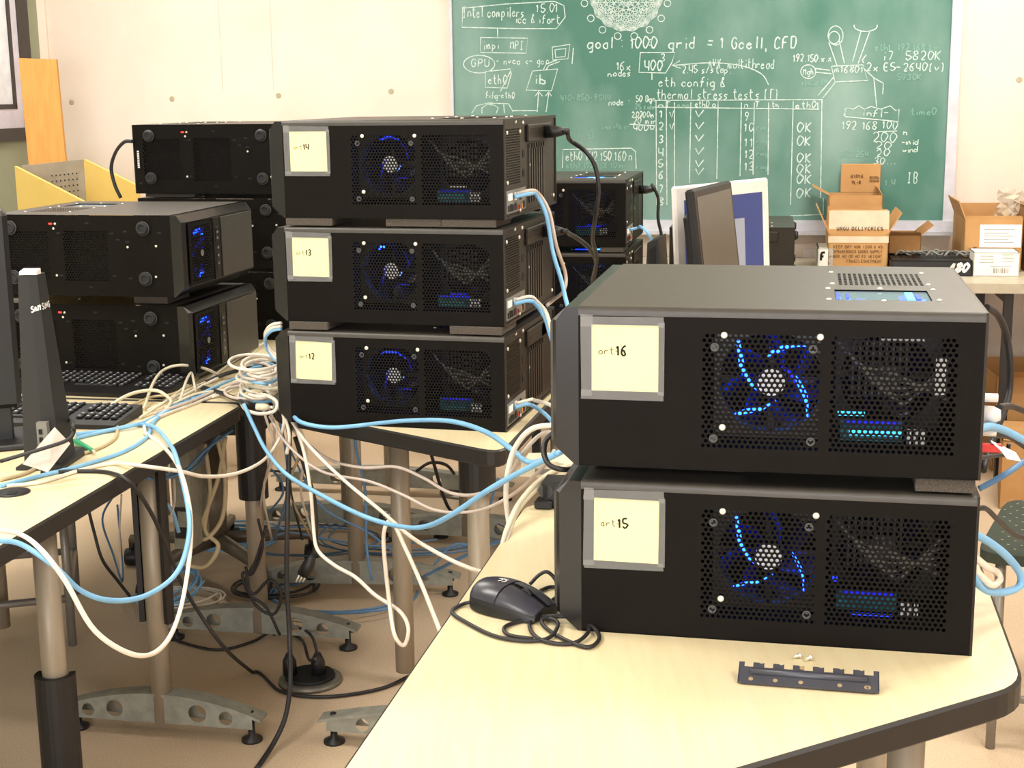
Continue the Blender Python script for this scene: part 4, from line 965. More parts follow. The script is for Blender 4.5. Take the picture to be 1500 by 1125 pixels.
# ------------------------------------------------------------------ keyboards
def keyboard(loc, yaw, label, w_=.44, d_=.15):
    t = empty('keyboard', loc, yaw, label, 'keyboard', 'black keyboards on the left table')
    b = MB(); b.prism([(-d_ / 2, .0), (d_ / 2, 0), (d_ / 2, .024), (-d_ / 2 + .03, .013), (-d_ / 2, .010)], -w_ / 2, w_ / 2, 'x'); b.build('keyboard_body', 'blk', t)
    kb = MB(); kb.box(-.0072, .0072, -.0072, .0072, 0, .006, .0018); k0_ = None
    lb = MB(); lb.box(-.0045, .001, -.001, .0045, .0061, .0064)
    for r_ in range(6):
        y = d_ / 2 - .014 - r_ * .0185; z = .024 - (d_ / 2 - y) * .092
        for c_ in range(21):
            x = -w_ / 2 + .018 + c_ * .0202
            if c_ in (15,) or (r_ == 0 and c_ in (1, 20)) or (r_ in (3,) and 15 < c_ < 18) or (r_ == 5 and 4 < c_ < 10): continue
            if k0_ is None: k0_ = kb.build('key', 'key', t, (x, y, z)); l0 = lb.build('key_legend', 'legend', k0_)
            else:
                c = k0_.copy(); COL.objects.link(c); c.parent = t; c.location = (x, y, z)
                l = l0.copy(); COL.objects.link(l); l.parent = c
    b = MB(); b.box(-.045, .055, d_ / 2 - .014 - 5 * .0185 - .0072, d_ / 2 - .014 - 5 * .0185 + .0072, .013, .0185, .002); b.build('space_bar', 'key', t)
    return t
q = atz(205, 558, ZL); keyboard((q.x - .08, q.y - .10, ZL + .0005), R(-14), 'black keyboard directly in front of the lower left case', d_=.17)
q = atz(150, 600, ZL); keyboard((q.x - .12, q.y - .10, ZL + .0005), R(-10), 'black keyboard nearer the camera, behind the edge-on monitor')

# grommet, card, green plug
p = atz(18, 722, ZL); b = MB(); b.lathe([(.032, 0), (.032, .002), (.026, .0035), (.02, .003)], (0, 0, 0), 'z', 28); o = b.build('cable_grommet', 'blk', None, (p.x, p.y, ZL + .0003))
b = MB(); b.box(-.002, .012, -.026, -.006, .0032, .0042); b.build('cable_slot', 'dark', o)
tag(o, 'round black cable grommet in the near left tabletop', 'grommet')
pp = [aty(33, 680, 2.60), aty(70, 692, 2.60), aty(103, 650, 2.645), aty(80, 626, 2.645)]
b = MB(); b.add([*pp, *[v + Vector((0, 0, .0006)) for v in pp]], CF); o = b.build('paper_card', 'pink'); tag(o, 'curled pale paper card leaning by the monitor base', 'card')
a1, a2 = atz(108, 645, ZL + .01), atz(135, 660, ZL + .007); b = MB(); b.tube([a1, a1.lerp(a2, .15), a1.lerp(a2, .85), a2], [.004, .0065, .0055, .004], 8); o = b.build('cable_plug', 'green'); tag(o, 'small green plug lying on the near left table', 'plug')
b = MB(); b.tube([a2, a2 + (a2 - a1) * .12], .003, 6); b.build('plug_tip', 'chrome', o)

# ================================================================== MOUSE, BRACKET, SCREWS on the right table
cen = atz(748, 893, ZR); ahead = atz(800, 905, ZR) - cen; ang = math.atan2(ahead.y, ahead.x)
ang = R(-37)
mo = empty('computer_mouse', (cen.x, cen.y, ZR + .0004), ang, 'black wired computer mouse beside the lower right case', 'mouse')
LEN, HW = .059, .039
def msec(t):   # t -1 (tail, palm) .. 1 (nose)
    wv = HW * (1 - abs(t) ** 3.2 * (.36 if t > 0 else .95)) ** .5 * (1.0 if t < 0 else 1 - .12 * t); hv = .038 * (1 - ((t + .28) / 1.34) ** 2 * .62) * (1 if t > -.8 else max(.25, 1 - ((-t - .8) / .2) ** 2 * .7))
    return wv, max(hv, .012)
def mouse_part(t0, t1, a0, a1, m, name, inset=0, N=10, K_=12):
    b = MB(); vs = []
    for i in range(N + 1):
        t = t0 + (t1 - t0) * i / N; wv, hv = msec(t)
        for k in range(K_ + 1):
            a = a0 + (a1 - a0) * k / K_; y = -wv * (abs(cos(a)) ** .8) * (1 if cos(a) > 0 else -1); z = .004 + (hv - .004) * sin(a) ** .75 if sin(a) > 0 else .004
            vs.append((t * LEN, y, z - inset))
    b.add(vs, [(i * (K_ + 1) + k, i * (K_ + 1) + k + 1, (i + 1) * (K_ + 1) + k + 1, (i + 1) * (K_ + 1) + k) for i in range(N) for k in range(K_)], True)
    b.add(vs[:K_ + 1], [tuple(range(K_ + 1))]); b.add(vs[-(K_ + 1):], [tuple(range(K_ + 1))])
    return b.build(name, m, mo)
mouse_part(-1, 1, 0, pi, 'blk', 'mouse_body', inset=.0022, N=18, K_=16)
sh = mat('mouse_shell_satin', (50, 50, 60), .3)
mouse_part(-.985, .0, R(20), R(160), sh, 'palm_rest')
mouse_part(.05, .99, R(20), R(86), sh, 'mouse_button'); mouse_part(.05, .99, R(94), R(160), sh, 'mouse_button')
wv, hv = msec(.42); b = MB(); b.lathe([(.0075, -.003), (.009, -.002), (.009, .002), (.0075, .003)], (LEN * .45, 0, hv - .0055), 'y', 16); b.build('scroll_wheel', 'rubber', mo)
b = MB(); wv, hv = msec(-.2)
for pts in ([(-.016, -.006), (-.012, -.001), (-.017, .004)], [(-.010, -.006), (-.006, -.002), (-.008, .003), (-.013, .001)], [(-.02, .002), (-.012, .006), (-.006, .004)]): ribbon(b, soft(pts), .0016, lambda a, t, h: (a, t, msec(a / LEN)[1] - .0003 - (t / HW) ** 2 * .012 + .0012))
b.build('pale_emblem', 'hub', mo)
# base
b = MB(); n = 24; b.prism([(LEN * .94 * cos(2 * pi * i / n), HW * .8 * sin(2 * pi * i / n)) for i in range(n)], 0, .006); b.build('mouse_base', 'blk', mo)

# slotted bracket
L0, L1_ = atz(1080, 1003, ZR), atz(1288, 1019, ZR); dirv = (L1_ - L0); bl = dirv.length; an = math.atan2(dirv.y, dirv.x)
br = empty('slot_bracket', (L0.x, L0.y, ZR + .0005), an, 'grey metal slot bracket with notched edge on the right table', 'bracket')
b = MB(); hd = .034
# notched outline in x (length), y (depth)
out = [(.004, 0), (bl - .004, 0), (bl, .004)]
y_hi, y_lo = hd, hd - .0075
xs = [bl]
out.append((bl, y_hi))
k = 7; wN = bl / k
for i in range(k - 1, -1, -1):
    a_, b2 = i * wN, (i + 1) * wN
    out += [(b2 - wN * .28, y_hi), (b2 - wN * .28, y_lo), (a_ + wN * .28, y_lo), (a_ + wN * .28, y_hi), (a_ + wN * .12, y_hi - .0015), (a_, y_hi)] if i else [(b2 - wN * .28, y_hi), (b2 - wN * .28, y_lo), (a_ + wN * .28, y_lo), (a_ + wN * .28, y_hi), (0, y_hi)]
out.append((0, .004))
def KB(x, y, z): a_ = R(22); return (x, y * cos(a_) - z * sin(a_), y * sin(a_) + z * cos(a_) + .002)
b.prism(out, 0, .0014); b.v = [KB(*v) for v in b.v]; b.build('bracket_plate', 'wing', br)
b = MB(); b.box(.0, .0015, .002, hd - .008, -.006, .0014); b.box(bl - .0015, bl, .002, hd, -.006, .0014); b.v = [KB(*v) for v in b.v]; b.v = [(x, y, max(z, .0)) for x, y, z in b.v]; b.build('end_tab', 'wing', br)
b = MB(); b.tube([(.014, .018, .0018), (bl - .014, .018, .0018)], .0045, 10); b.v = [KB(*v) for v in b.v]; b.build('raised_rib', 'wing', br)
for i, x in enumerate((.015, .043, .072, .116, .146, .175)):
    b = MB(); b.lathe([(.0028, .0014), (.0028, .0018)], (min(x, bl - .012), .0065, 0), 'z', 10); b.v = [KB(*v) for v in b.v]; b.build('slot_hole', 'hole', br)
b = MB(); b.lathe([(.003, .0014), (.003, .0019)], (bl * .455, hd - .004, 0), 'z', 12); b.v = [KB(*v) for v in b.v]; b.build('slot_hole', 'hole', br)
for i, (u, v) in enumerate(((1173, 964), (1188, 967))):
    p = atz(u, v, ZR); b = MB(); b.lathe([(.0028, 0), (.0034, .001), (.0034, .003), (.0018, .003), (.0018, .010)], (0, 0, 0), 'x', 10)
    o = b.build('small_screw', 'chrome', None, (p.x, p.y, ZR + .0036), R(205 + i * 15)); tag(o, ['left of two loose steel screws on the right table', 'right of two loose steel screws on the right table'][i], 'screw', 'loose screws by the bracket')
# small black latch device left of the lower right case
p = atz(803, 745, ZR); b = MB(); b.box(-.02, .03, -.0, .05, 0, .045, .003); b.box(-.03, .0, -.01, .02, 0, .014, .002); o = b.build('door_latch', 'blk', None, (p.x + .008, p.y, ZR + .0005), R(-12)); tag(o, 'small black plastic switch box behind the lower right case', 'switch box')
b = MB(); b.lathe([(.012, 0), (.012, .006)], (-.012, .0, .028), 'y', 14); b.build('dial', 'ring', o)
p = atz(800, 700, ZR); b = MB(); b.prism([(-.05, 0), (.05, 0), (.05, .022), (.02, .03), (-.045, .026)], 0, .07, 'y'); o = b.build('cable_adapter', 'cream', None, (p.x, p.y + .0, ZR + .0005), R(-12)); b = MB(); b.box(-.02, .02, -.002, 0, .006, .016); b.build('adapter_port', 'comp', o); tag(o, 'cream plastic adapter at the back left of the right table', 'adapter')

# ================================================================== FURNITURE IN THE BACKGROUND
# leaning plank
tl_, tr_, bl_ = aty(27, 85, 6.0), aty(82, 87, 6.02), aty(42, 240, 5.96); dv_ = (bl_ - tl_); dv_ = dv_ * (tl_.z / -dv_.z)
ln = empty('wooden_plank', tl_ + dv_, 0, 'orange wooden plank leaning in the left corner of the room', 'plank')
b = MB(); vs = [tl_ + dv_, tr_ + dv_ + Vector((0, 0, tl_.z - tr_.z)), tr_, tl_]; vs = vs + [v + Vector((0, .022, 0)) for v in vs]
b.add([v - ln.location for v in vs], CF); b.build('plank_board', 'orange', ln)
# yellow carrel on the far table
A_, B_, C_, E_ = aty(25, 243, 5.5), aty(126, 233, 5.62), aty(205, 272, 5.45), aty(132, 298, 5.28)
ca = empty('study_carrel', (A_.x + .2, 5.55, ZB), 0, 'yellow desktop carrel with grey pegboard inside, before the back wall', 'carrel')
def panel(p0, p1, p2, p3, th, m, name):
    """p0,p1 bottom; p2,p3 top"""
    n_ = (p1 - p0).cross(p3 - p0).normalized() * th; b = MB(); vs = [p0, p1, p2, p3]; vs = vs + [v + n_ for v in vs]; b.add([v - ca.location for v in vs], CF); return b.build(name, m, ca)
def gz(p, z=ZB + .001): return Vector((p.x, p.y, z))
panel(gz(A_), gz(E_), E_, A_, .012, 'yel', 'side_panel')
pg = panel(gz(A_) + Vector((.02, .06, 0)), gz(B_), B_, A_ + Vector((.01, .02, .0)), .008, 'peg', 'peg_panel')
b = MB()
for i in range(7):
    for j in range(5):
        q_ = (A_.lerp(B_, .5 + .06 * i)) + Vector((0, -.012, -.05 - .022 * j)); b.lathe([(.003, 0), (.003, .002)], q_ - ca.location, 'y', 6)
o = b.build('peg_hole', 'dark', ca); o['kind'] = 'stuff'
panel(gz(B_), gz(C_), C_, B_, .012, 'yel', 'side_panel')

# chair at right
p = atz(1470, 770, .45)
ch = empty('side_chair', (p.x, p.y, 0), R(-20), 'chair with speckled dark green seat and grey tube legs at right', 'chair')
b = MB(); pts = rounded([(-.02 - .03, -.21), (.42, -.21), (.42, .22), (-.0, .22)], .06, 5); n = len(pts)
b.prism(pts, .425, .448); ins_ = [(x * .97 + .005, y * .96) for x, y in pts]
b.add([(x, y, .448) for x, y in pts] + [(x, y, .456) for x, y in ins_], [(i, (i + 1) % n, n + (i + 1) % n, n + i) for i in range(n)] + [tuple(range(n, 2 * n))], True); b.build('seat', 'seat', ch)
b = MB()
for i in range(16):
    for j in range(14):
        x, y = .0 + i * .027 + (.013 if j % 2 else 0), -.19 + j * .03
        if x < .40: b.box(x - .0025, x + .0025, y - .0018, y + .0018, .4562, .4568)
o = b.build('fabric_specks', 'speck', ch); o['kind'] = 'stuff'
for (x, y) in ((-.0, -.19), (.38, -.19), (.0, .19), (.38, .19)):
    b = MB(); b.tube([(x, y, .0), (x, y, .20), (x, y, .425)], .0105, 10); b.build('leg', 'tube', ch)
b = MB(); b.tube([(-.0, -.19, .12), (.38, -.19, .12)], .009, 8); b.build('stretcher', 'tube', ch)
b = MB(); b.tube([(.38, .21, .44), (.38, .25, .62), (.38, .27, .8)], .01, 8).tube([(.0, .21, .44), (.0, .25, .55)], .01, 8); 
b = MB(); b.tube([(.36, -.19, .41), (.36, .19, .41)], .01, 8); b.build('seat_rail', 'tube', ch)

# stool with grey tubes at left
p = atz(108, 878, 0)
st = empty('side_chair', (p.x - .2, p.y + .0, 0), R(15), 'grey tube-framed chair mostly hidden under the near left table', 'chair')
for (x, y) in ((.2, .0), (-.2, .0), (.2, -.42), (-.2, -.42)):
    b = MB(); b.tube([(x, y, 0), (x, y, .42)], .0115, 10); b.build('leg', 'tube', st)
for (a_, b2) in (((.2, 0), (-.2, 0)), ((.2, -.42), (-.2, -.42)), ((.2, 0), (.2, -.42)), ((-.2, 0), (-.2, -.42))):
    b = MB(); b.tube([(*a_, .13), (*b2, .13)], .0105, 8); b.build('stretcher', 'tube', st)
b = MB(); b.box(-.22, .22, -.44, .02, .42, .45, .01); b.build('seat', 'seat', st)

# swivel stool base with casters
p = Vector((-.90, 4.18, 0))
sw = empty('swivel_chair', p, 0, 'dark swivel chair with caster base under the far left table', 'chair')
b = MB(); b.lathe([(.035, .10), (.035, .30), (.024, .30), (.024, .47)], (0, 0, 0), 'z', 16); b.build('column', 'bronze', sw)
b = MB(); b.box(-.2, .2, -.2, .2, .47, .53, .02); b.build('seat', 'seat', sw)
for k in range(5):
    a = R(72 * k + 20); b = MB(); b.tube([(0, 0, .11), (.16 * cos(a), .16 * sin(a), .10), (.29 * cos(a), .29 * sin(a), .085)], [.024, .020, .015], 6); arm = b.build('base_arm', 'bronze', sw)
    b = MB(); b.lathe([(.026, -.02), (.028, -.012), (.028, .012), (.026, .02)], (.29 * cos(a), .29 * sin(a), .028), 'x', 14); b.tube([(.29 * cos(a), .29 * sin(a), .04), (.29 * cos(a), .29 * sin(a), .085)], .01, 6); b.build('caster', 'blk', arm)
# cable tray box hanging under left table
p = aty(262, 690, 3.45); b = MB(); b.box(-.02, .03, -.01, .10, -.2, .12, .004); b.box(-.004, .02, -.014, -.01, -.14, -.1); o = b.build('cpu_holder', 'foot', None, p, R(-11)); 
o['label'] = 'grey metal holder bracket under the far edge of left table'; o['category'] = 'bracket'
b = MB(); b.box(-.014, .018, -.0125, -.0102, -.17, -.09); b.build('latch', 'blk', o)

# floor outlet boxes
for (u, v, r_, lab) in ((455, 998, .066, 'round floor power box with two black plugs, nearer one'), (680, 722, .075, 'round floor power box with a plug under the back table')):
    p = atz(u, v, 0); t = empty('floor_outlet', (p.x, p.y, .0005), 0, lab, 'outlet', 'round floor power boxes')
    b = MB(); b.lathe([(r_ * 1.2, 0), (r_ * 1.17, .008), (r_ * .95, .014), (r_ * .92, .010)], (0, 0, 0), 'z', 32); b.build('ring_plate', 'floorbox', t)
    b = MB(); b.lathe([(r_ * .92, .010), (r_ * .9, .02)], (0, 0, 0), 'z', 16); b.build('lid', 'dark', t)
    for i in range(2 if r_ < .07 else 1):
        X = (.02 if i == 0 else -.05); b = MB(); b.tube([(X, 0, .02), (X, 0, .055), (X, .0, .075)], [.018, .017, .007], 8); b.build('plug', 'blk', t)

# ================================================================== CABLES
CN = 0
def cable(pts, r, m, label, group=None, plug=None, name='cable', k=7, cat='cable', seg=6):
    """pts: (u, v, y) pixel + depth, or ('z', u, v, z)"""
    P_ = []
    for p in pts:
        if isinstance(p, Vector): P_.append(p)
        elif p[0] == 'z': P_.append(atz(p[1], p[2], p[3]))
        else: P_.append(aty(*p))
    c = P_[0].copy(); sp = spline(P_, k)
    for q in sp: q.z = max(q.z, r + .0005)
    b = MB(); b.tube([q - c for q in sp], r, seg); o = b.build(name, m, None, c); tag(o, label, cat, group); return o
zL = ZL + .004
# big loops over the left table edge
cable([(-8, 776, 2.12), (30, 783, 2.14), (60, 805, 2.12), (95, 850, 2.1), (140, 925, 2.1), (200, 960, 2.15), (240, 945, 2.25), (265, 890, 2.35), (279, 800, 2.45), (277, 740, 2.5), (262, 685, 2.6), ('z', 240, 655, zL), ('z', 218, 638, zL), ('z', 212, 632, zL + .002), ('z', 222, 616, zL), ('z', 300, 585, zL), ('z', 350, 560, zL + .01)], .0042, 'wht', 'white cable hanging lowest in a wide loop off the near left table', 'network cables over the left table')
cable([(-8, 792, 2.1), (30, 797, 2.12), (80, 830, 2.12), (120, 866, 2.15), (165, 880, 2.2), (215, 872, 2.3), (258, 840, 2.4), (276, 790, 2.45), (275, 740, 2.5), (258, 670, 2.65), ('z', 248, 650, zL + .01), ('z', 228, 627, zL + .01), ('z', 200, 622, zL), ('z', 160, 630, zL), ('z', 112, 636, zL), ], .0046, 'blue', 'light blue cable hanging in a loop beside the lowest white loop', 'network cables over the left table')
cable([('z', 0, 712, zL), ('z', 60, 697, zL), ('z', 120, 682, zL), ('z', 180, 662, zL), ('z', 215, 640, zL), ('z', 228, 615, zL), ('z', 260, 595, zL), ('z', 310, 575, zL), ('z', 350, 560, zL + .004), ('z', 400, 540, zL + .01)], .0043, 'blue', 'light blue cable running the length of the near left table', 'network cables over the left table')
cable([('z', 10, 712, zL), ('z', 60, 706, zL), ('z', 120, 688, zL), ('z', 165, 679, zL), ('z', 195, 681, zL + .006), (262, 690, 2.75), (300, 698, 2.85), (345, 694, 3.0), (385, 675, 3.1), (408, 645, 3.15), (416, 615, 3.15), (405, 592, 3.2), ('z', 375, 575, zL)], .0040, 'wht', 'white cable swinging out from the left table past the black leg sleeve', 'network cables over the left table')
cable([('z', 112, 642, zL), ('z', 150, 633, zL), ('z', 200, 622, zL + .004), ('z', 225, 612, zL), ('z', 250, 598, zL), ('z', 290, 583, zL), ('z', 330, 570, zL)], .0040, 'blue', 'short light blue cable from the green plug', 'network cables over the left table')
cable([('z', 0, 703, zL), ('z', 40, 692, zL), ('z', 80, 672, zL), ('z', 130, 662, zL), ('z', 165, 645, zL), ('z', 172, 628, zL), ('z', 165, 612, zL)], .0036, 'tan', 'beige thin cable with collar beside the paper card', 'network cables over the left table')
cable([('z', 150, 612, zL), ('z', 165, 592, zL + .02), ('z', 195, 576, zL + .03), ('z', 228, 572, zL + .03), ('z', 246, 582, zL + .02), ('z', 250, 590, zL + .01), ('z', 238, 606, zL), ('z', 215, 622, zL)], .0040, 'cream', 'cream cable arching over the keyboard end', 'network cables over the left table')
cable([('z', 210, 600, zL), ('z', 225, 560, zL + .03), ('z', 240, 542, zL + .04), ('z', 265, 535, zL + .05), ('z', 300, 540, zL + .03), ('z', 325, 552, zL)], .0038, 'cream', 'cream cable looping in front of the lower left case', 'network cables over the left table')
cable([('z', 262, 592, zL), ('z', 272, 560, zL + .03), ('z', 280, 546, zL + .03), ('z', 284, 560, zL + .02), ('z', 286, 574, zL), ], .0032, 'cream', 'small upright cream cable bend near the lower left case', 'network cables over the left table')
cable([(0, 676, 2.56), (60, 658, 2.58), (98, 645, 2.60), (108, 632, 2.62), (106, 620, 2.66), ('z', 100, 612, zL + .03)], .0040, 'bcab', 'black cable crossing the paper card', 'black power cables')
cable([('z', 60, 692, zL), ('z', 120, 690, zL), ('z', 158, 692, zL), (188, 705, 2.62), (215, 740, 2.7), (240, 790, 2.8), (262, 845, 2.9), (290, 895, 3.0), (330, 950, 3.05), ('z', 370, 985, .006), ('z', 410, 1012, .006), ('z', 450, 1020, .006), ('z', 500, 1019, .006), ('z', 560, 1008, .006), ('z', 600, 990, .006)], .0044, 'bcab', 'black power cable dropping off the near left table to the floor', 'black power cables')
cable([(130, 748, 3.2), (138, 780, 3.2), (150, 820, 3.2), (172, 850, 3.25), (190, 873, 3.3)], .004, 'bcab', 'short black cable hanging behind the near left table legs', 'black power cables')
cable([('z', 232, 925, .006), ('z', 270, 942, .006), ('z', 320, 952, .006), ('z', 370, 940, .006), ('z', 400, 925, .006), ('z', 440, 935, .006), ('z', 452, 965, .03), ('z', 462, 965, .09)], .0042, 'bcab', 'black cable lying on the floor to the nearer floor box', 'black power cables')
cable([('z', 400, 930, .006), ('z', 430, 918, .03), ('z', 455, 930, .06), ('z', 464, 955, .09), ('z', 463, 975, .07)], .004, 'bcab', 'black cord arching into the nearer floor box', 'black power cables')
cable([(425, 600, 3.15), (423, 680, 3.15), (421, 760, 3.1), (420, 850, 3.1), (424, 930, 3.1), (425, 1000, 3.05), (418, 1050, 3.0), (400, 1090, 2.95), ('z', 375, 1128, .006)], .0062, 'bcab', 'thick black cable hanging straight down left of the middle table', 'black power cables')
cable([(432, 640, 3.2), (448, 690, 3.2), (460, 730, 3.2), (463, 780, 3.2), (460, 815, 3.2)], .0055, 'bcab', 'black power cord ending in a loose three-pin plug', 'black power cables')
# loose plug
p1, p2 = aty(460, 812, 3.2), aty(444, 842, 3.2); b = MB(); b.tube([p1 - p1, (p2 - p1) * .3, (p2 - p1) * .5, p2 - p1], [.006, .012, .015, .016], 8); o = b.build('power_plug', 'blk', None, p1); tag(o, 'loose black power plug with bare prongs hanging in the air', 'plug')
dd = (p2 - p1)
for q_ in (-.008, 0, .008): b = MB(); b.tube([dd + Vector((q_, 0, 0)), dd * 1.35 + Vector((q_, 0, 0))], .0022, 6); b.build('prong', 'chrome', o)
# middle sagging cables
cable([(357, 592, 3.18), (372, 625, 3.15), (390, 660, 3.1), (420, 695, 3.0), (470, 725, 2.85), (530, 755, 2.7), (580, 770, 2.6), (620, 772, 2.5), (660, 755, 2.4), (720, 715, 2.3), (775, 685, 2.25), (820, 663, 2.2), (830, 655, 2.25)], .0048, 'blue', 'long light blue cable sagging between left and right tables', 'network cables between the tables')
cable([(424, 600, 3.12), (440, 618, 2.98), (480, 626, 2.95), (520, 624, 2.92), (545, 621, 2.9), (600, 616, 2.8), (660, 617, 2.68), (710, 632, 2.55), (745, 655, 2.4), (770, 675, 2.3), (790, 676, 2.25), (815, 664, 2.2)], .0048, 'blue', 'light blue cable passing in front of case art-12 foot to the right table', 'network cables between the tables')
cable([(405, 600, 3.2), (440, 640, 3.15), (480, 672, 3.1), (530, 685, 3.0), (580, 684, 2.95), (620, 700, 2.9), (660, 722, 2.8), (700, 724, 2.7), (740, 705, 2.5), (765, 665, 2.35), (790, 638, 2.3), (812, 632, 2.25)], .0036, 'pink', 'pinkish cable sagging highest between left and right tables', 'network cables between the tables')
cable([(395, 610, 3.2), (420, 650, 3.1), (470, 690, 3.0), (540, 705, 2.9), (590, 725, 2.8), (640, 748, 2.7), (700, 748, 2.6), (750, 725, 2.5), (790, 690, 2.35), (812, 660, 2.3)], .0032, 'pink', 'second pinkish cable sagging below the higher one', 'network cables between the tables')
cable([(420, 605, 3.1), (450, 650, 3.0), (500, 700, 2.9), (560, 750, 2.75), (600, 785, 2.6), (650, 815, 2.45), (690, 833, 2.35), ('z', 712, 838, ZR - .03)], .0038, 'wht', 'white cable running down to the left edge of the right table', 'network cables between the tables')
cable([(430, 615, 3.1), (445, 660, 3.05), (455, 720, 3.0), (459, 770, 3.0), (465, 805, 2.95), (490, 828, 2.9), (520, 845, 2.85), (550, 872, 2.8), (585, 895, 2.75), (598, 920, 2.7), (592, 945, 2.7), (578, 930, 2.7), (570, 880, 2.75), (562, 800, 2.75), (565, 770, 2.75), (575, 764, 2.75), (590, 795, 2.7), (615, 850, 2.6), (635, 900, 2.5), (648, 935, 2.4), (660, 975, 2.3)], .0042, 'wht', 'white cable hanging in a tall narrow loop between the tables', 'network cables between the tables')
cable([(820, 622, 2.25), (780, 628, 2.28), (755, 655, 2.3), (744, 690, 2.3), (741, 730, 2.3), (745, 765, 2.3), (748, 800, 2.28)], .0046, 'wht', 'white cable curling down beside the right table corner', 'network cables between the tables')
cable([('z', 845, 688, ZR + .012), ('z', 810, 700, ZR + .02), ('z', 780, 722, ZR + .03), ('z', 758, 748, ZR + .02), ('z', 747, 775, ZR + .005), (738, 810, 2.1)], .0046, 'cream', 'cream cable on the right table running under case art-15', 'network cables between the tables')
cable([('z', 845, 678, ZR + .02), ('z', 812, 690, ZR + .03), ('z', 785, 708, ZR + .04), ('z', 760, 738, ZR + .03), ('z', 744, 772, ZR + .01), (736, 800, 2.12)], .0046, 'cream', 'second cream cable beside the first on the right table', 'network cables between the tables')
# black cable loop at bezel of 16
cable([(815, 630, 1.98), (800, 645, 1.98), (797, 665, 1.96), (806, 682, 1.94), (826, 688, 1.93), (842, 686, 1.95)], .004, 'bcab', 'black cable curl behind the left end of case art-16', 'black power cables')
# patch cables at the middle stack rear
def rearpt(key, y, z, out=0): r_ = CASES[key]; a_ = r_.rotation_euler.z; q_ = Vector((W + out, y, z)); return Vector(r_.location) + Vector((q_.x * cos(a_) - q_.y * sin(a_), q_.x * sin(a_) + q_.y * cos(a_), q_.z))
cable([rearpt('14', .06, .042, .004), rearpt('14', .09, .046, .03), (785, 285, 3.05), (800, 315, 3.05), (810, 370, 3.05), (822, 410, 3.0), (832, 450, 2.9), (845, 480, 2.8)], .0046, 'blue', 'light blue patch cable falling from case art-14 rear ports', 'patch cables at the middle stack')
cable([rearpt('14', .075, .046, .004), rearpt('14', .10, .052, .03), (790, 285, 3.1), (805, 312, 3.1), (815, 360, 3.1), (828, 400, 3.15), (826, 425, 3.15), (810, 440, 3.2), (800, 448, 3.2)], .0042, 'pink', 'pale patch cable falling from case art-14 rear ports', 'patch cables at the middle stack')
cable([rearpt('13', .06, .040, .004), rearpt('13', .085, .043, .03), (785, 446, 3.0), (798, 465, 2.9), (806, 490, 2.7), (815, 520, 2.5), (822, 570, 2.35)], .0046, 'blue', 'light blue patch cable from case art-13 rear ports', 'patch cables at the middle stack')
cable([rearpt('13', .075, .046, .004), rearpt('13', .10, .05, .03), (788, 443, 3.02), (800, 458, 2.92), (808, 485, 2.7), (818, 520, 2.55), (825, 565, 2.4)], .0040, 'wht', 'white patch cable from case art-13 rear ports', 'patch cables at the middle stack')
cable([rearpt('12', .06, .040, .004), rearpt('12', .09, .042, .025), (785, 597, 3.0), (800, 608, 2.9), (812, 622, 2.7), (825, 640, 2.5)], .0044, 'blue', 'light blue patch cable from case art-12 rear ports', 'patch cables at the middle stack')
cable([rearpt('12', .075, .046, .004), rearpt('12', .10, .05, .03), (782, 586, 3.0), (803, 592, 2.9), (818, 600, 2.7), (830, 610, 2.5)], .0040, 'wht', 'white patch cable from case art-12 rear ports', 'patch cables at the middle stack')
# black power cords
def plugged(key, y, z, pts, label, rad=.0055):
    a_, b_, c_ = rearpt(key, y, z, .0065), rearpt(key, y, z, .03), rearpt(key, y, z, .055)
    cable([b_.lerp(c_, .5), c_] + pts, rad, 'bcab', label, 'black power cables')
    b = MB(); b.tube([Vector((0, 0, 0)), b_ - a_, (c_ - a_)], [.014, .013, .006], 8); o = b.build('power_plug', 'blk', None, a_); tag(o, 'black plug of the ' + label[6:].split(' curving')[0].split(' joining')[0], 'plug')
    b = MB(); b.tube([(c_ - a_) * .96, (c_ - a_) * 1.1], [.0075, .0062], 8); b.build('strain_relief', 'rubber', o)
plugged('14', .328, .166, [(835, 205, 3.32), (858, 222, 3.3), (872, 245, 3.3), (877, 280, 3.3), (872, 320, 3.32), (868, 350, 3.4), (874, 380, 3.5), (868, 410, 3.6)], 'black power cord from case art-14 curving down in front of the pair behind')
plugged('13', .328, .166, [(835, 343, 3.33), (850, 352, 3.4), (864, 365, 3.5), (873, 385, 3.6), (868, 415, 3.7)], 'black power cord from case art-13 joining the one above')
plugged('D1', .30, .150, [(955, 271, 4.5), (964, 290, 4.5), (964, 320, 4.5), (969, 345, 4.5), (972, 375, 4.5)], 'black power cord from the pair of cases behind, upper one')
cable([rearpt('D1', .07, .045, .004), rearpt('D1', .09, .05, .03), (938, 332, 4.3), (948, 340, 4.25), (955, 355, 4.25), (958, 385, 4.3)], .0048, 'blue', 'light blue patch cable from the upper case of the pair behind', 'patch cables at the middle stack')
cable([(194, 207, 4.28), (182, 208, 4.3), (170, 222, 4.32), (163, 245, 4.35), (168, 270, 4.35), (177, 290, 4.35)], .0055, 'bcab', 'black power cord at the left end of the far left stack', 'black power cables')
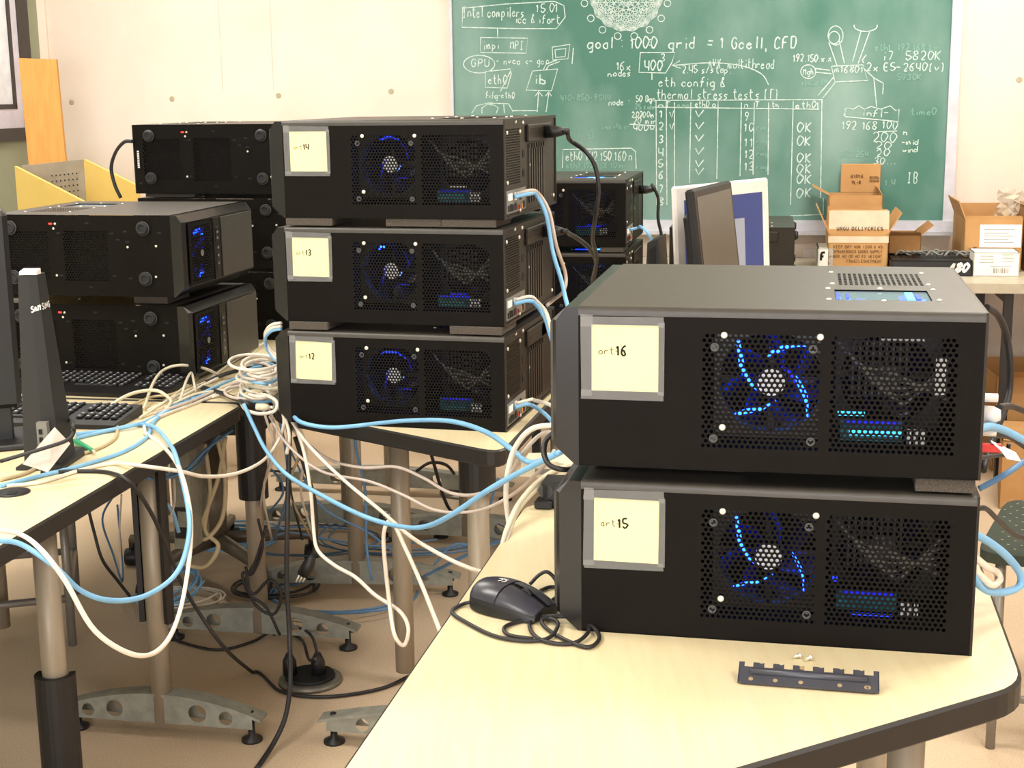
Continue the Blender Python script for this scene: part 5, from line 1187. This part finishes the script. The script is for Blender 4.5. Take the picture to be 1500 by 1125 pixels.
# cables behind the right-hand cases
cable([(1445, 450, 2.05), (1462, 462, 2.08), (1474, 490, 2.1), (1480, 530, 2.1), (1479, 570, 2.1), (1472, 600, 2.08), (1455, 640, 2.05), (1440, 690, 2.0)], .0052, 'bcab', 'thick black cable arching behind the upper right case', 'black power cables')
cable([rearpt('16', .16, .055, .04), (1480, 595, 1.86), (1500, 602, 1.9), (1520, 610, 1.95)], .0045, 'bcab', 'black cable leaving the white connector rightward', 'black power cables')
cable([rearpt('16', .06, .048, .003), (1452, 625, 1.75), (1475, 632, 1.78), (1500, 645, 1.8), (1520, 655, 1.85)], .0055, 'blue', 'light blue cable leaving the rear of case art-16', 'cables behind the right-hand cases')
cable([rearpt('16', .10, .045, .003), (1455, 636, 1.8), (1480, 640, 1.85), (1510, 660, 1.9)], .0045, 'bcab', 'black cable leaving the rear of case art-16', 'cables behind the right-hand cases')
cable([(1434, 716, 1.95), (1455, 705, 1.95), (1480, 690, 1.95), (1505, 672, 1.98)], .0045, 'bluedk', 'blue cable rising to the right behind case art-15', 'cables behind the right-hand cases')
cable([rearpt('15', .05, .17, .003), (1444, 745, 1.72), (1465, 765, 1.78), (1490, 785, 1.85), (1520, 790, 1.9)], .0035, 'bcab', 'black thin cable from the rear of case art-15', 'cables behind the right-hand cases')
cable([rearpt('15', .05, .14, .003), (1450, 795, 1.72), (1475, 815, 1.75), (1494, 840, 1.78), (1492, 860, 1.78), (1465, 868, 1.75), (1440, 862, 1.72), rearpt('15', .06, .085, .004)], .0052, 'blue', 'light blue loop of cable from the rear of case art-15', 'cables behind the right-hand cases')
cable([rearpt('15', .06, .11, .003), (1445, 830, 1.72), (1460, 838, 1.75), (1464, 850, 1.75), (1450, 856, 1.72), rearpt('15', .06, .095, .004)], .0048, 'wht', 'small white cable loop from the rear of case art-15', 'cables behind the right-hand cases')
cable([rearpt('16', .10, .0, .0), (1455, 668, 1.95), (1474, 665, 2.0), (1478, 650, 2.0)], .003, 'bcab', 'thin black wire bend behind case art-16', 'cables behind the right-hand cases')
# white video connector with thumbscrews
q_ = rearpt('16', .12, .052, .004); a_ = CASES['16'].rotation_euler.z
vc = empty('video_connector', q_, a_, 'white video connector with thumbscrews on the rear of case art-16', 'connector')
b = MB(); b.box(0, .012, -.005, .02, -.016, .016, .003); b.build('connector_shell', 'white', vc)
b = MB(); b.tube([(.012, .007, 0), (.026, .007, 0), (.034, .007, 0)], [.012, .011, .007], 10); b.build('strain_relief', 'white', vc)
for z_ in (-.022, .022): b = MB(); b.tube([(.002, .007, z_), (.03, .007, z_)], .0055, 10); b.build('thumbscrew', 'white', vc)
q_ = rearpt('16', .05, .028, .004); rc = empty('drive_cable_plug', q_, a_, 'red cable end with white tag on the rear of case art-16', 'plug')
b = MB(); b.box(0, .028, -.004, .006, -.005, .005, .001); b.build('red_ribbon', 'red', rc)
b = MB(); b.prism([(.015, .008), (.045, -.006), (.05, -.014), (.034, -.012), (.026, -.002)], -.005, .007, 'y'); b.build('white_tag', 'paper', rc)
# mouse cord, coiled
zc = ZR + .0035
cable([('z', 700, 880, ZR + .008), ('z', 678, 885, zc), ('z', 662, 896, zc), ('z', 680, 910, zc), ('z', 720, 930, zc), ('z', 760, 938, zc), ('z', 800, 936, zc), ('z', 816, 920, zc + .003), ('z', 812, 908, zc + .004), ('z', 780, 906, zc), ('z', 778, 925, zc), ('z', 800, 940, zc), ('z', 840, 942, zc), ('z', 862, 925, zc + .003), ('z', 855, 908, zc + .004), ('z', 820, 903, zc + .005), ('z', 795, 908, zc + .003), ('z', 800, 920, zc), ('z', 830, 938, zc), ('z', 862, 948, zc), ('z', 878, 935, zc), ('z', 868, 918, zc + .004), ('z', 840, 905, zc + .006), ('z', 805, 902, zc + .004), ('z', 770, 908, zc), ('z', 740, 918, zc), ('z', 745, 930, zc), ('z', 780, 936, zc)], .0027, 'bcab', 'black mouse cord coiled loosely in front of the mouse', None, seg=8)
cable([('z', 776, 856, zc + .004), ('z', 790, 842, zc + .016), ('z', 802, 838, zc + .02), ('z', 814, 850, zc + .01), ('z', 818, 870, zc), ('z', 808, 880, zc)], .0027, 'bcab', 'black mouse cord arch behind the mouse', None, seg=8)
cable([('z', 792, 865, zc), ('z', 805, 860, zc), ('z', 819, 861, zc), ('z', 828, 868, zc)], .0027, 'bcab', 'short black cord end tucked beside case art-15', None, seg=8)

# white cable bundle between left table and middle stack: coiled loops
random.seed(21)
for i in range(13):
    cu, cv = 382 + random.uniform(-14, 16), 528 + i * 4.2; ru, rv = random.uniform(24, 44), random.uniform(9, 15); yb = 3.45 - i * .012
    zz = ZL + .10 - i * .0072
    pts = [('z', cu + ru * cos(a * pi / 5 + i), cv + rv * sin(a * pi / 5 + i) + a * .5, max(zz, ZL + .006)) for a in range(12)]
    m_ = ['wht', 'wht', 'wht', 'pink', 'blue', 'wht', 'cream'][i % 7]
    ORD = ['topmost', 'second', 'third', 'fourth', 'fifth', 'sixth', 'seventh', 'eighth', 'ninth', 'tenth', 'eleventh', 'twelfth', 'lowest']
    cable(pts, .0036, m_, '%s coiled %s cable, %s in the heap left of the middle stack' % ('loosely', {'wht': 'white', 'pink': 'pinkish', 'blue': 'light blue', 'cream': 'cream'}[m_], ORD[i] + ('' if i in (0, 12) else ' from top')), 'coiled cables left of the middle stack', k=5)
cable([('z', 290, 565, zL), ('z', 330, 548, zL + .01), ('z', 370, 538, zL + .02), ('z', 412, 530, zL + .03)], .0052, 'bcab', 'black cable lying over the cable heap', 'black power cables')
cable([('z', 292, 566, zL), ('z', 330, 578, zL + .01), ('z', 358, 590, zL + .02), ('z', 372, 595, zL + .01)], .0062, 'bcab', 'thick black cable ending in a pale plug at the table corner', 'black power cables')
p = atz(376, 596, ZL + .02); b = MB(); b.tube([(0, 0, 0), (.02, -.005, 0), (.03, -.007, 0)], [.008, .009, .005], 8); o = b.build('cable_plug', 'cream', None, p); b = MB(); b.tube([(.03, -.007, 0), (.04, -.009, 0)], .004, 6); b.build('plug_tip', 'chrome', o); tag(o, 'pale plug at the far corner of the near left table', 'plug')
for (u0, v0, u1, v1, m_) in ((205, 612, 300, 560, 'cream'), (215, 602, 290, 552, 'cream'), (225, 606, 340, 562, 'pink'), (180, 600, 280, 565, 'tan'), (240, 598, 350, 556, 'cream'), (250, 590, 330, 548, 'wht'), (270, 588, 360, 548, 'blue'), (230, 610, 320, 566, 'blue'), (300, 575, 400, 548, 'wht'), (310, 582, 390, 552, 'wht'), (330, 570, 405, 520, 'wht'), (300, 560, 390, 500, 'wht')):
    STW = STW + 1 if 'STW' in globals() else 0
    cable([('z', u0, v0, zL), ('z', u0 * .6 + u1 * .4, v0 * .6 + v1 * .4 + random.uniform(-5, 5), zL + random.uniform(0, .012)), ('z', u0 * .3 + u1 * .7, v0 * .3 + v1 * .7 + random.uniform(-4, 4), zL + .006), ('z', u1, v1, zL + .004)], .0034, m_, 'thin %s cable strewn on the left tabletop, %s' % ({'cream': 'cream', 'pink': 'pinkish', 'tan': 'beige', 'wht': 'white', 'blue': 'light blue'}[m_], ['crossing beside the keyboard', 'just behind the arching cream cable', 'running farthest towards the heap', 'nearest the keyboard end', 'long one reaching the lower left case', 'under the cream loop', 'straight from the table middle', 'nearest the table edge', 'ending at the middle of the heap', 'ending at the front of the heap', 'rising behind the heap', 'passing the bezel of the lower left case'][STW]), 'strewn cables on the left table', k=5)
cable([('z', 352, 590, ZL + .01), (362, 582, 3.25), (385, 578, 3.2), (405, 588, 3.15), (402, 602, 3.12), (380, 606, 3.15), (360, 600, 3.2), (352, 588, 3.25)], .0042, 'wht', 'white cable ring hanging at the far corner of the near left table', 'coiled cables left of the middle stack')
cable([(392, 545, 3.3), (398, 575, 3.25), (406, 600, 3.2), (418, 615, 3.15), (424, 640, 3.12), (420, 665, 3.12)], .0042, 'wht', 'white cable running steeply down past the table corner ring', 'coiled cables left of the middle stack')
# large white loop arching at (395,480) left of case 12
for (r_, dv) in ((.0036, 0), (.0036, 5), (.0034, 9)):  # three parallel bends
    cable([(412, 473 + dv, 3.2), (398, 476 + dv, 3.22), (389, 486 + dv, 3.25), (390, 500 + dv, 3.27), (400, 515 + dv, 3.27), (412, 525 + dv, 3.25)], r_, 'wht' if dv != 9 else 'blue', {0: 'outermost white cable bend at the left end of case art-12', 5: 'middle white cable bend at the left end of case art-12', 9: 'light blue cable bend at the left end of case art-12'}[dv], 'coiled cables left of the middle stack')
# hanging drops near (380..420, 600..650)
for i in range(6):
    u = 392 + i * 9; cable([(u - 10, 590, 3.25), (u, 620, 3.25), (u + random.uniform(-8, 12), 660, 3.3), (u + random.uniform(-20, 20), 720, 3.5), (u + random.uniform(-30, 30), 790, 3.8)], .0035, ['wht', 'pink', 'bluedk', 'bcab', 'tan', 'wht'][i], ['leftmost white cable dangling below the heap at the table corner', 'pinkish cable dangling below the heap at the table corner', 'blue cable dangling below the heap at the table corner', 'black cable dangling below the heap at the table corner', 'beige cable dangling below the heap at the table corner', 'rightmost white cable dangling below the heap at the table corner'][i], 'cables dangling below the tables', k=5)
# under-table tangles
TLAB = ['thick beige cable looped left of the black-sleeved leg', 'thick beige cable dropping to a bend beside the far left table bracket', 'blue cable slanting under the near left table edge, upper one', 'blue cable slanting under the near left table edge, lower one',
 'thin blue cable behind the front leg of the near left table', 'thin white cable hanging straight behind the near left table legs', 'short light blue cable beside the second leg of the left table', 'thin pinkish cable curving down beside the second left leg',
 'blue cable hanging straight beneath the bottom case art-12', 'blue cable slanting down behind the front middle table legs', 'blue cable running level behind the middle table legs', 'blue cable from the right corner of the middle table to the floor',
 'blue cable slanting towards the right table behind its left edge', 'black cable knotted around the black-sleeved leg, thicker strand', 'black cable knotted around the black-sleeved leg, thinner strand', 'black cable crossing under the middle table to the farther floor box',
 'black cable arching into the farther floor box', 'thin blue cable curve right of the black-sleeved leg', 'thin black wire right of the black-sleeved leg']
for i, (pts, r_, m_) in enumerate([
  ([(330, 640, 3.5), (320, 700, 3.5), (295, 770, 3.5), (300, 790, 3.5), (325, 760, 3.5), (330, 700, 3.5), (318, 640, 3.5)], .006, 'tan'),
  ([(300, 650, 3.5), (308, 720, 3.5), (300, 775, 3.5), (320, 800, 3.5), (300, 830, 3.5), (265, 825, 3.5)], .006, 'tan'),
  ([(340, 630, 3.4), (300, 660, 3.3), (270, 690, 3.2), (235, 702, 3.1), (215, 700, 3.0)], .004, 'bluedk'),
  ([(320, 635, 3.5), (290, 680, 3.4), (262, 695, 3.3), (230, 690, 3.2)], .0035, 'bluedk'),
  ([(170, 720, 3.6), (150, 760, 3.7), (165, 810, 3.8), (180, 850, 3.9), (172, 740, 3.7)], .003, 'bluedk'),
  ([(178, 725, 3.6), (175, 780, 3.7), (178, 845, 3.8)], .0028, 'wht'), ([(222, 725, 3.3), (250, 745, 3.3), (262, 780, 3.3)], .005, 'blue'),
  ([(255, 700, 3.3), (255, 740, 3.3), (240, 780, 3.3), (225, 830, 3.4), (240, 860, 3.4)], .003, 'pink'),
  ([(520, 620, 3.6), (522, 660, 3.6), (535, 720, 3.6), (537, 800, 3.6), (545, 850, 3.6)], .004, 'bluedk'),
  ([(420, 650, 3.6), (470, 740, 3.6), (540, 780, 3.6), (590, 820, 3.7)], .003, 'bluedk'),
  ([(385, 800, 3.8), (420, 780, 3.9), (480, 790, 4.0), (560, 800, 4.0), (640, 790, 4.1)], .003, 'bluedk'),
  ([(730, 700, 4.0), (700, 790, 4.0), (660, 800, 4.0), (620, 850, 4.0)], .0035, 'bluedk'),
  ([(740, 790, 3.3), (700, 805, 3.4), (660, 825, 3.5), (620, 845, 3.6)], .0045, 'bluedk'),
  ([(390, 770, 3.5), (375, 820, 3.5), (360, 850, 3.5), (372, 870, 3.5), (395, 850, 3.5), (412, 870, 3.5), (400, 900, 3.5), (370, 880, 3.5), (360, 830, 3.5)], .0042, 'bcab'),
  ([(378, 760, 3.5), (385, 800, 3.5), (370, 840, 3.5), (355, 840, 3.5), (365, 870, 3.5), (390, 890, 3.5), (410, 930, 3.5)], .0038, 'bcab'),
  ([(630, 660, 4.6), (655, 740, 4.6), (680, 760, 4.6)], .006, 'bcab'), ([(610, 690, 4.8), (630, 678, 4.8), (655, 682, 4.9), (672, 705, 5.0)], .006, 'bcab'),
  ([(350, 660, 3.8), (400, 690, 3.8), (415, 720, 3.8), (395, 750, 3.8)], .0032, 'bluedk'), ([(385, 690, 4.0), (425, 688, 4.0), (440, 670, 4.0)], .003, 'bcab'),
 ]):
    cable(pts, r_, m_, TLAB[i], 'cables tangled under the tables', k=6)
# coils of blue cable on the floor
def coil(u, v, y, ru, rv, n, r_, m_, label, z0=.01):
    c = atz(u, v, 0); b = MB(); pts = []
    for i in range(n * 12 + 1):
        a = i * pi / 6; q = 1 + .14 * sin(i * .37) + random.uniform(-.03, .03)
        pts.append(Vector((ru * q * cos(a) + .02 * sin(i * .11), rv * q * sin(a), z0 + .004 * (i / 12) + .01 * abs(sin(i * .23)))))
    b.tube(spline(pts, 2), r_, 5); o = b.build('cable_coil', m_, None, (c.x, c.y, 0)); tag(o, label, 'cable', 'coils of cable on the floor')
coil(335, 800, 0, .14, .12, 7, .0035, 'blue', 'light blue cable coil on the floor behind the black-sleeved leg')
coil(250, 872, 0, .07, .17, 6, .0035, 'blue', 'light blue cable coil on the floor left of the beige loops')
coil(270, 885, 0, .10, .09, 3, .0025, 'wht', 'thin white cable coil on the floor beside the near left foot')
coil(500, 880, 0, .20, .15, 2, .004, 'bluedk', 'large blue cable loop on the floor left of the middle table leg')
coil(600, 790, 0, .3, .22, 3, .003, 'bluedk', 'wide blue cable loops on the floor beneath the back table')
coil(455, 800, 0, .22, .16, 2, .003, 'bluedk', 'blue cable loops on the floor behind the middle table')
coil(400, 870, 0, .12, .1, 3, .004, 'bcab', 'black cable coil on the floor around the sleeved leg')
